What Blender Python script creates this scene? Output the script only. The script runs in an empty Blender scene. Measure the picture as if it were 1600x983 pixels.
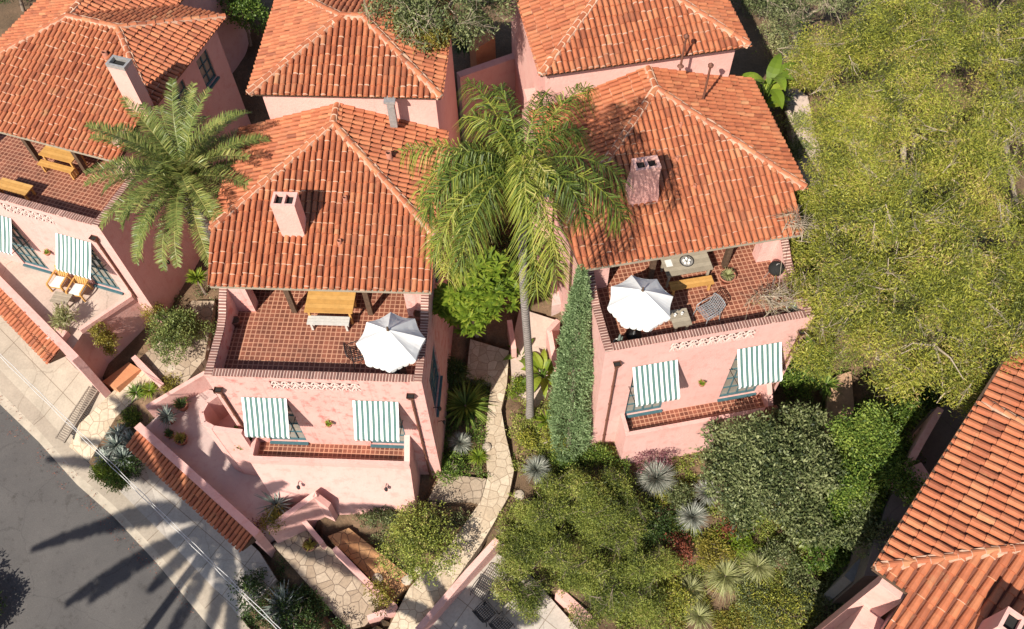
import bpy, bmesh, math, random
import numpy as np
from mathutils import Vector, Matrix, noise as mnoise
rng = np.random.default_rng(7)
random.seed(7)
S = bpy.context.scene
COL = S.collection
R_ = math.radians
PI = math.pi

# ------------------------------------------------------------------ camera
FOC, PITCH, ROLL, CAMH = 1325.0, R_(57.0), R_(1.5), 30.7
cd = bpy.data.cameras.new('camera')
cam = bpy.data.objects.new('camera', cd)
COL.objects.link(cam)
S.camera = cam
cd.sensor_fit = 'HORIZONTAL'
cd.sensor_width = 36.0
cd.lens = 36.0 * FOC / 1600.0
cd.clip_end = 600
_b = Matrix(((1, 0, 0), (0, math.sin(PITCH), -math.cos(PITCH)), (0, math.cos(PITCH), math.sin(PITCH))))
_r = _b @ Matrix.Rotation(-ROLL, 3, 'Z')
cam.matrix_world = Matrix.Translation((0, 0, CAMH)) @ _r.to_4x4()

# ------------------------------------------------------------------ light
SUN_AZ, SUN_EL = R_(31.0), R_(42.0)          # direction the light travels towards, measured from +Y to +X
w = bpy.data.worlds.new('World')
S.world = w
w.use_nodes = True
nt = w.node_tree
sky = nt.nodes.new('ShaderNodeTexSky')
sky.sky_type = 'NISHITA'
sky.sun_disc = False
sky.sun_elevation = SUN_EL
sky.sun_rotation = SUN_AZ + PI
sky.air_density = 1.0
sky.dust_density = 1.0
nt.links.new(sky.outputs[0], nt.nodes['Background'].inputs[0])
nt.nodes['Background'].inputs[1].default_value = 0.08
sl = bpy.data.lights.new('sun', 'SUN')
sl.energy = 5.0
sl.angle = R_(0.5)
sl.color = (1.0, 0.935, 0.83)
sun = bpy.data.objects.new('sun', sl)
COL.objects.link(sun)
_sd = Vector((math.sin(SUN_AZ) * math.cos(SUN_EL), math.cos(SUN_AZ) * math.cos(SUN_EL), -math.sin(SUN_EL)))
sun.rotation_euler = _sd.to_track_quat('-Z', 'Y').to_euler()
sun.location = (-20, -30, 45)
S.view_settings.view_transform = 'Standard'
S.view_settings.look = 'None'
S.view_settings.exposure = 0.6
S.view_settings.gamma = 1.0
S.render.engine = 'CYCLES'
S.cycles.max_bounces = 6
S.cycles.diffuse_bounces = 3
S.cycles.glossy_bounces = 2
S.cycles.transmission_bounces = 3
S.cycles.transparent_max_bounces = 4

# ------------------------------------------------------------------ surveying: a pixel of the photograph at a known height gives a plan position
def ray(px, py):
    u = (px - 800) / FOC
    v = (491.5 - py) / FOC
    c, s = math.cos(ROLL), math.sin(ROLL)
    a, b = c * u + s * v, -s * u + c * v
    return np.array([a, math.cos(PITCH) + b * math.sin(PITCH), -math.sin(PITCH) + b * math.cos(PITCH)])
def W(px, py, z):
    d = ray(px, py)
    return np.array([0, 0, CAMH]) + d * ((z - CAMH) / d[2])

class Frame:
    def __init__(s, O, deg):
        s.O = np.array(O, float); s.t = R_(deg); s.c = math.cos(s.t); s.s = math.sin(s.t)
    def loc(s, p):
        q = np.array(p[:2]) - s.O
        return np.array([q[0] * s.c + q[1] * s.s, -q[0] * s.s + q[1] * s.c, p[2]])
    def world(s, x, y, z=0.0):
        return np.array([s.O[0] + x * s.c - y * s.s, s.O[1] + x * s.s + y * s.c, z])
    def fl(s, px, py, z):
        return s.loc(W(px, py, z))
    def wall(s, px, py, y=0.0):
        d = ray(px, py); n = np.array([-s.s, s.c]); o = s.O + y * n
        t = (o @ n) / (d[:2] @ n)
        l = s.loc(np.array([0, 0, CAMH]) + t * d)
        return l[0], l[2]

# ------------------------------------------------------------------ materials
MATS = {}
def new_mat(name):
    m = bpy.data.materials.new(name); m.use_nodes = True
    MATS[name] = m
    return m, m.node_tree, m.node_tree.nodes['Principled BSDF']
def rgba(c): return (c[0], c[1], c[2], 1.0)
def ramp(nt, stops, interp='LINEAR'):
    r = nt.nodes.new('ShaderNodeValToRGB'); e = r.color_ramp.elements
    r.color_ramp.interpolation = interp
    e[0].position, e[0].color = stops[0][0], rgba(stops[0][1])
    e[1].position, e[1].color = stops[-1][0], rgba(stops[-1][1])
    for p, c in stops[1:-1]:
        k = e.new(p); k.color = rgba(c)
    return r
def coords(nt, scale=1.0, rot=0.0, out='Object'):
    t = nt.nodes.new('ShaderNodeTexCoord'); m = nt.nodes.new('ShaderNodeMapping')
    m.inputs['Scale'].default_value = (scale,) * 3 if not isinstance(scale, tuple) else scale
    m.inputs['Rotation'].default_value = (0, 0, rot)
    nt.links.new(t.outputs[out], m.inputs[0]); return m.outputs[0]
def noise(nt, vec, scale, detail=4, rough=0.6):
    n = nt.nodes.new('ShaderNodeTexNoise'); n.inputs['Scale'].default_value = scale
    n.inputs['Detail'].default_value = detail; n.inputs['Roughness'].default_value = rough
    nt.links.new(vec, n.inputs['Vector']); return n
def mix(nt, a, b, fac, mode='MIX'):
    x = nt.nodes.new('ShaderNodeMix'); x.data_type = 'RGBA'; x.blend_type = mode
    for v, k in ((fac, 0), (a, 6), (b, 7)):
        if isinstance(v, (int, float)): x.inputs[k].default_value = v
        elif isinstance(v, tuple): x.inputs[k].default_value = rgba(v)
        else: nt.links.new(v, x.inputs[k])
    return x.outputs[2]
def bump(nt, h, bsdf, strength=0.3, dist=0.02):
    b = nt.nodes.new('ShaderNodeBump'); b.inputs['Strength'].default_value = strength; b.inputs['Distance'].default_value = dist
    nt.links.new(h, b.inputs['Height']); nt.links.new(b.outputs[0], bsdf.inputs['Normal'])
def mat_plain(name, c, rough=0.7, metal=0.0, var=0.15, scale=6.0):
    m, nt, b = new_mat(name); v = coords(nt)
    n = noise(nt, v, scale, 5)
    lo = tuple(x * (1 - var) for x in c); hi = tuple(min(1, x * (1 + var)) for x in c)
    r = ramp(nt, [(0.3, lo), (0.7, hi)]); nt.links.new(n.outputs[0], r.inputs[0])
    nt.links.new(r.outputs[0], b.inputs['Base Color'])
    b.inputs['Roughness'].default_value = rough; b.inputs['Metallic'].default_value = metal
    return m
def mat_stucco(name, base, stain, pale, amount=0.5):
    m, nt, b = new_mat(name); v = coords(nt)
    n1 = noise(nt, v, 0.55, 6, 0.65); n2 = noise(nt, v, 2.6, 6, 0.7); n3 = noise(nt, coords(nt, (5.0, 5.0, 0.22)), 1.0, 5, 0.7)
    r1 = ramp(nt, [(0.35, (0, 0, 0)), (0.7, (1, 1, 1))]); nt.links.new(n1.outputs[0], r1.inputs[0])
    c = mix(nt, base, pale, r1.outputs[0])
    r2 = ramp(nt, [(0.51, (0, 0, 0)), (0.64, (amount,) * 3)]); nt.links.new(n2.outputs[0], r2.inputs[0])
    c = mix(nt, c, stain, r2.outputs[0])
    r3 = ramp(nt, [(0.55, (0, 0, 0)), (0.78, (amount * 0.7,) * 3)]); nt.links.new(n3.outputs[0], r3.inputs[0])
    c = mix(nt, c, tuple(x * 0.8 for x in stain), r3.outputs[0])
    nt.links.new(c, b.inputs['Base Color']); b.inputs['Roughness'].default_value = 0.92
    nb = noise(nt, v, 11, 7, 0.7); bump(nt, nb.outputs[0], b, 0.5, 0.035)
    return m
def attr(nt, name='tone'):
    a = nt.nodes.new('ShaderNodeAttribute'); a.attribute_name = name; return a.outputs['Fac']
def mat_tone(name, stops, rough=0.8, stain=None, bumpy=0.0):
    m, nt, b = new_mat(name); r = ramp(nt, stops); nt.links.new(attr(nt), r.inputs[0]); c = r.outputs[0]
    v = coords(nt)
    n = noise(nt, v, 5.0, 5, 0.7)
    r2 = ramp(nt, [(0.3, (0.62, 0.62, 0.62)), (0.6, (1, 1, 1))]); nt.links.new(n.outputs[0], r2.inputs[0])
    c = mix(nt, c, r2.outputs[0], 0.6, 'MULTIPLY')
    if stain:
        n2 = noise(nt, v, 0.9, 6, 0.7); r3 = ramp(nt, [(0.52, (0, 0, 0)), (0.75, (0.55,) * 3)]); nt.links.new(n2.outputs[0], r3.inputs[0])
        c = mix(nt, c, stain, r3.outputs[0])
        n4 = noise(nt, v, 1.9, 6, 0.75); r4 = ramp(nt, [(0.58, (0, 0, 0)), (0.72, (0.4,) * 3)]); nt.links.new(n4.outputs[0], r4.inputs[0])
        c = mix(nt, c, (0.36, 0.27, 0.13), r4.outputs[0])
    nt.links.new(c, b.inputs['Base Color']); b.inputs['Roughness'].default_value = rough
    if bumpy:
        nb = noise(nt, v, 30, 4); bump(nt, nb.outputs[0], b, bumpy, 0.01)
    return m
def mat_leaf(name, stops, trans=0.35, rough=0.5):
    m = bpy.data.materials.new(name); m.use_nodes = True; nt = m.node_tree; MATS[name] = m
    nt.nodes.remove(nt.nodes['Principled BSDF']); out = nt.nodes['Material Output']
    r = ramp(nt, stops); nt.links.new(attr(nt), r.inputs[0])
    d = nt.nodes.new('ShaderNodeBsdfPrincipled'); d.inputs['Roughness'].default_value = rough
    d.inputs['Specular IOR Level'].default_value = 0.3
    t = nt.nodes.new('ShaderNodeBsdfTranslucent'); mx = nt.nodes.new('ShaderNodeMixShader'); mx.inputs[0].default_value = trans
    nt.links.new(r.outputs[0], d.inputs['Base Color']); nt.links.new(r.outputs[0], t.inputs[0])
    nt.links.new(d.outputs[0], mx.inputs[1]); nt.links.new(t.outputs[0], mx.inputs[2]); nt.links.new(mx.outputs[0], out.inputs[0])
    return m

PINK = mat_stucco('pink_stucco', (0.63, 0.35, 0.305), (0.55, 0.24, 0.20), (0.66, 0.40, 0.355), 0.45)
PINK_RED = mat_stucco('weathered_pink_stucco', (0.625, 0.33, 0.285), (0.54, 0.16, 0.135), (0.66, 0.40, 0.355), 0.9)
PINK_PALE = mat_stucco('pale_pink_stucco', (0.66, 0.35, 0.30), (0.56, 0.22, 0.18), (0.70, 0.42, 0.36), 0.25)
PINK_FLOOR = mat_stucco('pink_paving', (0.47, 0.33, 0.30), (0.40, 0.24, 0.22), (0.52, 0.41, 0.37), 0.4)
LATT = mat_plain('whitewashed_tile', (0.66, 0.50, 0.44), 0.85, 0, 0.12, 8)
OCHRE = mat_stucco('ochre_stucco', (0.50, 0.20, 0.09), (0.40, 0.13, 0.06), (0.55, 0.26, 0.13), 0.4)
TILE = mat_tone('roof_tile', [(0.0, (0.12, 0.035, 0.018)), (0.12, (0.26, 0.072, 0.031)), (0.27, (0.42, 0.125, 0.052)), (0.40, (0.49, 0.175, 0.075)), (0.5, (0.51, 0.25, 0.12)), (0.7, (0.55, 0.36, 0.26)), (1.0, (0.62, 0.46, 0.36))], 0.75, (0.30, 0.13, 0.07), 0.3)
BRICK = mat_tone('coping_brick', [(0.0, (0.13, 0.06, 0.05)), (0.5, (0.21, 0.095, 0.075)), (0.88, (0.30, 0.15, 0.12)), (1.0, (0.62, 0.43, 0.36))], 0.85, None, 0.3)
WOOD_DARK = mat_plain('dark_timber', (0.085, 0.05, 0.03), 0.7, 0, 0.35, 9)
WOOD_GREY = mat_tone('weathered_timber', [(0.0, (0.22, 0.18, 0.13)), (0.5, (0.32, 0.27, 0.20)), (1.0, (0.42, 0.36, 0.27))], 0.8, None, 0.3)
TEAK = mat_tone('golden_timber', [(0.0, (0.42, 0.20, 0.05)), (0.5, (0.56, 0.30, 0.085)), (1.0, (0.66, 0.38, 0.13))], 0.55, None, 0.2)
IRON = mat_plain('dark_iron', (0.03, 0.028, 0.03), 0.5, 0.3, 0.2)
IRON_GREY = mat_plain('grey_iron', (0.30, 0.31, 0.32), 0.5, 0.3, 0.2)
CANVAS = mat_plain('white_canvas', (0.70, 0.69, 0.67), 0.85, 0, 0.04, 3)
CUSHION = mat_plain('white_cushion', (0.66, 0.64, 0.60), 0.9, 0, 0.06, 12)
BENCHW = mat_plain('bleached_timber', (0.48, 0.46, 0.42), 0.8, 0, 0.12, 8)
AWN_W = mat_plain('awning_white', (0.78, 0.78, 0.75), 0.85, 0, 0.04)
AWN_G = mat_plain('awning_green', (0.075, 0.15, 0.135), 0.85, 0, 0.1)
TEAL = mat_plain('teal_paint', (0.05, 0.12, 0.14), 0.5, 0, 0.2)
CLAY = mat_plain('terracotta', (0.34, 0.13, 0.08), 0.8, 0, 0.25, 8)
CLAY_DARK = mat_plain('dark_clay', (0.16, 0.07, 0.05), 0.7, 0, 0.25, 8)
WHITE_POT = mat_plain('white_glaze', (0.62, 0.6, 0.55), 0.5, 0, 0.1, 8)
SOIL = mat_plain('pot_soil', (0.07, 0.045, 0.03), 0.95, 0, 0.3, 20)
RUST = mat_plain('rusty_metal', (0.17, 0.07, 0.045), 0.7, 0.3, 0.3, 10)
PALE_METAL = mat_plain('galvanised_metal', (0.42, 0.40, 0.38), 0.5, 0.5, 0.2, 10)
BLACK = mat_plain('flue_black', (0.012, 0.011, 0.01), 0.9)
CABLE = mat_plain('pale_cable', (0.55, 0.54, 0.52), 0.5)
BARK = mat_plain('grey_bark', (0.22, 0.17, 0.13), 0.9, 0, 0.35, 14)
BARK_PALE = mat_plain('pale_bark', (0.36, 0.29, 0.21), 0.9, 0, 0.3, 10)
KERB = mat_plain('kerb_concrete', (0.42, 0.36, 0.28), 0.9, 0, 0.18, 3)
def mat_glass():
    m, nt, b = new_mat('dark_glass'); b.inputs['Base Color'].default_value = (0.26, 0.235, 0.195, 1)
    b.inputs['Roughness'].default_value = 0.06; b.inputs['Specular IOR Level'].default_value = 0.8; return m
GLASS = mat_glass()
def mat_palmtrunk():
    m, nt, b = new_mat('ringed_palm_bark'); v = coords(nt)
    wv = nt.nodes.new('ShaderNodeTexWave'); wv.bands_direction = 'Z'; wv.inputs['Scale'].default_value = 2.4; wv.inputs['Distortion'].default_value = 1.5
    nt.links.new(v, wv.inputs['Vector'])
    n = noise(nt, v, 9, 5)
    r = ramp(nt, [(0.0, (0.13, 0.11, 0.10)), (0.25, (0.26, 0.22, 0.20)), (1.0, (0.33, 0.29, 0.26))]); nt.links.new(wv.outputs[1], r.inputs[0])
    r2 = ramp(nt, [(0.3, (0.6, 0.6, 0.6)), (0.7, (1, 1, 1))]); nt.links.new(n.outputs[0], r2.inputs[0])
    nt.links.new(mix(nt, r.outputs[0], r2.outputs[0], 1.0, 'MULTIPLY'), b.inputs['Base Color']); b.inputs['Roughness'].default_value = 0.9
    bump(nt, wv.outputs[1], b, 0.4, 0.03); return m
PALMBARK = mat_palmtrunk()
def mat_floor_tile():
    m, nt, b = new_mat('terracotta_floor_tile'); v = coords(nt)
    t = nt.nodes.new('ShaderNodeTexBrick'); t.offset = 0.0; t.squash = 1.0
    t.inputs['Scale'].default_value = 1.0; t.inputs['Brick Width'].default_value = 0.168; t.inputs['Row Height'].default_value = 0.168
    t.inputs['Mortar Size'].default_value = 0.0165; t.inputs['Mortar Smooth'].default_value = 0.1
    t.inputs['Color1'].default_value = (0.14, 0.045, 0.027, 1); t.inputs['Color2'].default_value = (0.24, 0.083, 0.05, 1)
    t.inputs['Mortar'].default_value = (0.47, 0.245, 0.16, 1); nt.links.new(v, t.inputs['Vector'])
    n = noise(nt, v, 1.3, 5, 0.7); r2 = ramp(nt, [(0.3, (0.75, 0.75, 0.75)), (0.7, (1.15, 1.1, 1.05))]); nt.links.new(n.outputs[0], r2.inputs[0])
    nt.links.new(mix(nt, t.outputs[0], r2.outputs[0], 1.0, 'MULTIPLY'), b.inputs['Base Color']); b.inputs['Roughness'].default_value = 0.6
    bump(nt, t.outputs[1], b, -0.3, 0.01); return m
FTILE = mat_floor_tile()
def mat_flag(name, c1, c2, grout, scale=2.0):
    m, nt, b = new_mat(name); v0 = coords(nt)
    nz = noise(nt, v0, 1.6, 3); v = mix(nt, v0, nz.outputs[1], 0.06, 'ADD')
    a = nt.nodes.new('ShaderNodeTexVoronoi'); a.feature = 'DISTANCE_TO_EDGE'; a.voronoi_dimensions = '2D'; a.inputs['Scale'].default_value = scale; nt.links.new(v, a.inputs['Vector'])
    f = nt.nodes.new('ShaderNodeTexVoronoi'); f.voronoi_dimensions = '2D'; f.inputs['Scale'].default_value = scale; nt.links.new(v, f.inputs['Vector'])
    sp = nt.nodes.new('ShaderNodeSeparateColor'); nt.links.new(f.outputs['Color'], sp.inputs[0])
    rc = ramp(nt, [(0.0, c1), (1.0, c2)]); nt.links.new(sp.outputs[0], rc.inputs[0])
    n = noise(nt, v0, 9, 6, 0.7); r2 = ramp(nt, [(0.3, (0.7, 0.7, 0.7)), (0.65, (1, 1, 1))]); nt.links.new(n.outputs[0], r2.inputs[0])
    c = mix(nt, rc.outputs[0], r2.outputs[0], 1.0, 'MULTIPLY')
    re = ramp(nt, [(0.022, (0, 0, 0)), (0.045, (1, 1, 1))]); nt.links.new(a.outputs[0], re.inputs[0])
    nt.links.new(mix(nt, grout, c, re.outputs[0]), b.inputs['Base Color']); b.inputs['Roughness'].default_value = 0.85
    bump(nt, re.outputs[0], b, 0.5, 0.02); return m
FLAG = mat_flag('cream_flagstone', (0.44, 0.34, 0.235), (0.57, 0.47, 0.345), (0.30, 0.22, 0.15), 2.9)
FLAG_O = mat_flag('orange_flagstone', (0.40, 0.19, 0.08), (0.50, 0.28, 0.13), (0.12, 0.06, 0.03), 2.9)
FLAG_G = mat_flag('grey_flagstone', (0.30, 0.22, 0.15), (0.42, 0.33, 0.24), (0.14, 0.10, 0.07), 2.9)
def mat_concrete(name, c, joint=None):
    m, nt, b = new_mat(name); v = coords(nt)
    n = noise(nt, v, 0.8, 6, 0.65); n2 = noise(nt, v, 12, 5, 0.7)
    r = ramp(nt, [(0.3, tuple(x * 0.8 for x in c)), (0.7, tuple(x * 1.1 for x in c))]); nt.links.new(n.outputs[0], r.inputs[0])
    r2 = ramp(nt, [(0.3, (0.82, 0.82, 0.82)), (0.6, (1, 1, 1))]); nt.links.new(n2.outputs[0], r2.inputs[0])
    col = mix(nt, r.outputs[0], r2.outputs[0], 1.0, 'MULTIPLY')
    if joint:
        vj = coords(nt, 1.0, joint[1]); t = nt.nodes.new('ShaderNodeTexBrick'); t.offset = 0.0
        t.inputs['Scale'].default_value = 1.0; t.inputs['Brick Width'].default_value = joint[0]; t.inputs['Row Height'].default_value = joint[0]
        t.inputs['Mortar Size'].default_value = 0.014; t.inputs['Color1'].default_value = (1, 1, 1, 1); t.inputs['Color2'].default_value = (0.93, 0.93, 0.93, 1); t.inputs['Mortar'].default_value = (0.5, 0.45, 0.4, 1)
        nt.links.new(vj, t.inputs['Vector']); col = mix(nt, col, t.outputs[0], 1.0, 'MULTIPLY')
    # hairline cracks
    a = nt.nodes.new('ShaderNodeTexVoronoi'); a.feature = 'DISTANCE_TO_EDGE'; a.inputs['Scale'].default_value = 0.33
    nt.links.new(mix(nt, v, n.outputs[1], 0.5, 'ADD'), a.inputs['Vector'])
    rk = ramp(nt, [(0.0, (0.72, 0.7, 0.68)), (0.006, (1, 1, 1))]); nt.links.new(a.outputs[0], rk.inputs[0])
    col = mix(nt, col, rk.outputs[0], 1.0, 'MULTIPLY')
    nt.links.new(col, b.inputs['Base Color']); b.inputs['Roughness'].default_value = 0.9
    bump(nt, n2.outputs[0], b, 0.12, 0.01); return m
CONC = mat_concrete('beige_concrete', (0.40, 0.335, 0.26), (3.6, R_(42)))
CONC_G = mat_concrete('grey_concrete', (0.45, 0.40, 0.345), (1.3, R_(38)))
CONC_P = mat_concrete('pale_pink_concrete', (0.52, 0.40, 0.33))
def mat_asphalt():
    m, nt, b = new_mat('asphalt'); v = coords(nt)
    n = noise(nt, v, 0.5, 6, 0.6); n2 = noise(nt, v, 45, 3, 0.8)
    r = ramp(nt, [(0.3, (0.078, 0.072, 0.069)), (0.7, (0.108, 0.099, 0.093))]); nt.links.new(n.outputs[0], r.inputs[0])
    r2 = ramp(nt, [(0.35, (0.7, 0.7, 0.7)), (0.7, (1.2, 1.2, 1.2))]); nt.links.new(n2.outputs[0], r2.inputs[0])
    c = mix(nt, r.outputs[0], r2.outputs[0], 1.0, 'MULTIPLY')
    a = nt.nodes.new('ShaderNodeTexVoronoi'); a.feature = 'DISTANCE_TO_EDGE'; a.inputs['Scale'].default_value = 0.22
    nt.links.new(mix(nt, v, n.outputs[1], 0.8, 'ADD'), a.inputs['Vector'])
    rk = ramp(nt, [(0.0, (0.75, 0.75, 0.75)), (0.003, (1, 1, 1))]); nt.links.new(a.outputs[0], rk.inputs[0])
    n5 = noise(nt, v, 1.7, 6, 0.75); r5 = ramp(nt, [(0.33, (0.62, 0.6, 0.58)), (0.45, (1, 1, 1)), (0.62, (1, 1, 1)), (0.7, (1.18, 1.16, 1.12))]); nt.links.new(n5.outputs[0], r5.inputs[0]); c = mix(nt, c, r5.outputs[0], 1.0, 'MULTIPLY')
    nt.links.new(mix(nt, c, rk.outputs[0], 1.0, 'MULTIPLY'), b.inputs['Base Color']); b.inputs['Roughness'].default_value = 0.9
    bump(nt, n2.outputs[0], b, 0.25, 0.01); return m
ASPHALT = mat_asphalt()
def mat_soil():
    m, nt, b = new_mat('garden_soil'); v = coords(nt)
    n = noise(nt, v, 0.7, 6, 0.7); n2 = noise(nt, v, 14, 6, 0.8)
    r = ramp(nt, [(0.3, (0.10, 0.065, 0.035)), (0.5, (0.16, 0.10, 0.055)), (0.7, (0.26, 0.155, 0.09))]); nt.links.new(n.outputs[0], r.inputs[0])
    r2 = ramp(nt, [(0.3, (0.45, 0.45, 0.45)), (0.65, (1.15, 1.15, 1.15))]); nt.links.new(n2.outputs[0], r2.inputs[0])
    nt.links.new(mix(nt, r.outputs[0], r2.outputs[0], 1.0, 'MULTIPLY'), b.inputs['Base Color']); b.inputs['Roughness'].default_value = 0.95
    bump(nt, n2.outputs[0], b, 0.8, 0.05); return m
DIRT = mat_soil()

L_WILLOW = mat_leaf('yellow_green_needles', [(0.0, (0.085, 0.10, 0.024)), (0.3, (0.20, 0.225, 0.038)), (0.6, (0.36, 0.365, 0.052)), (0.85, (0.50, 0.465, 0.08)), (1.0, (0.42, 0.31, 0.12))], 0.32)
L_WISPY = mat_leaf('wispy_green_leaves', [(0.0, (0.07, 0.095, 0.028)), (0.35, (0.19, 0.23, 0.046)), (0.65, (0.33, 0.37, 0.07)), (0.9, (0.48, 0.48, 0.13)), (1.0, (0.40, 0.33, 0.12))], 0.32)
L_OLIVE = mat_leaf('grey_green_leaves', [(0.0, (0.035, 0.052, 0.02)), (0.5, (0.13, 0.158, 0.056)), (1.0, (0.30, 0.32, 0.145))], 0.25)
L_BRIGHT = mat_leaf('bright_green_leaves', [(0.0, (0.032, 0.065, 0.012)), (0.5, (0.115, 0.19, 0.03)), (1.0, (0.31, 0.38, 0.075))], 0.33)
L_MID = mat_leaf('mid_green_leaves', [(0.0, (0.05, 0.075, 0.02)), (0.5, (0.15, 0.19, 0.05)), (1.0, (0.31, 0.35, 0.11))], 0.3)
L_LIME = mat_leaf('lime_leaves', [(0.0, (0.07, 0.12, 0.012)), (0.6, (0.19, 0.27, 0.025)), (1.0, (0.34, 0.38, 0.05))], 0.35)
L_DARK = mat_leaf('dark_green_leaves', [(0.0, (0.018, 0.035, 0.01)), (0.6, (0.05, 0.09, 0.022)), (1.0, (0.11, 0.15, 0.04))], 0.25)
L_CYP = mat_leaf('cypress_green', [(0.0, (0.11, 0.175, 0.075)), (0.6, (0.28, 0.385, 0.175)), (1.0, (0.43, 0.53, 0.28))], 0.35)
L_QUEEN = mat_leaf('queen_palm_green', [(0.0, (0.04, 0.065, 0.013)), (0.35, (0.125, 0.175, 0.028)), (0.65, (0.30, 0.32, 0.045)), (0.85, (0.42, 0.37, 0.09)), (1.0, (0.52, 0.45, 0.22))], 0.3)
L_DATE = mat_leaf('date_palm_green', [(0.0, (0.04, 0.065, 0.018)), (0.45, (0.125, 0.165, 0.04)), (0.8, (0.26, 0.28, 0.075)), (1.0, (0.42, 0.36, 0.12))], 0.22, 0.4)
L_BLUE = mat_leaf('blue_grey_blades', [(0.0, (0.07, 0.09, 0.075)), (0.6, (0.19, 0.225, 0.19)), (1.0, (0.42, 0.44, 0.38))], 0.12)
L_YUCCA = mat_leaf('grey_yucca_blades', [(0.0, (0.06, 0.07, 0.055)), (0.5, (0.19, 0.205, 0.165)), (0.8, (0.36, 0.37, 0.31)), (1.0, (0.55, 0.54, 0.46))], 0.1)
L_RED = mat_leaf('red_leaves', [(0.0, (0.12, 0.035, 0.03)), (0.6, (0.30, 0.09, 0.05)), (1.0, (0.42, 0.17, 0.09))], 0.3)
L_PLUM = mat_leaf('plum_leaves', [(0.0, (0.10, 0.035, 0.05)), (0.6, (0.24, 0.09, 0.11)), (1.0, (0.40, 0.20, 0.20))], 0.3)
L_STRAW = mat_leaf('straw_blades', [(0.0, (0.17, 0.18, 0.06)), (0.6, (0.33, 0.34, 0.14)), (1.0, (0.50, 0.48, 0.24))], 0.3)
L_GOLD = mat_leaf('golden_leaves', [(0.0, (0.12, 0.11, 0.02)), (0.6, (0.28, 0.24, 0.04)), (1.0, (0.42, 0.34, 0.08))], 0.3)

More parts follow.
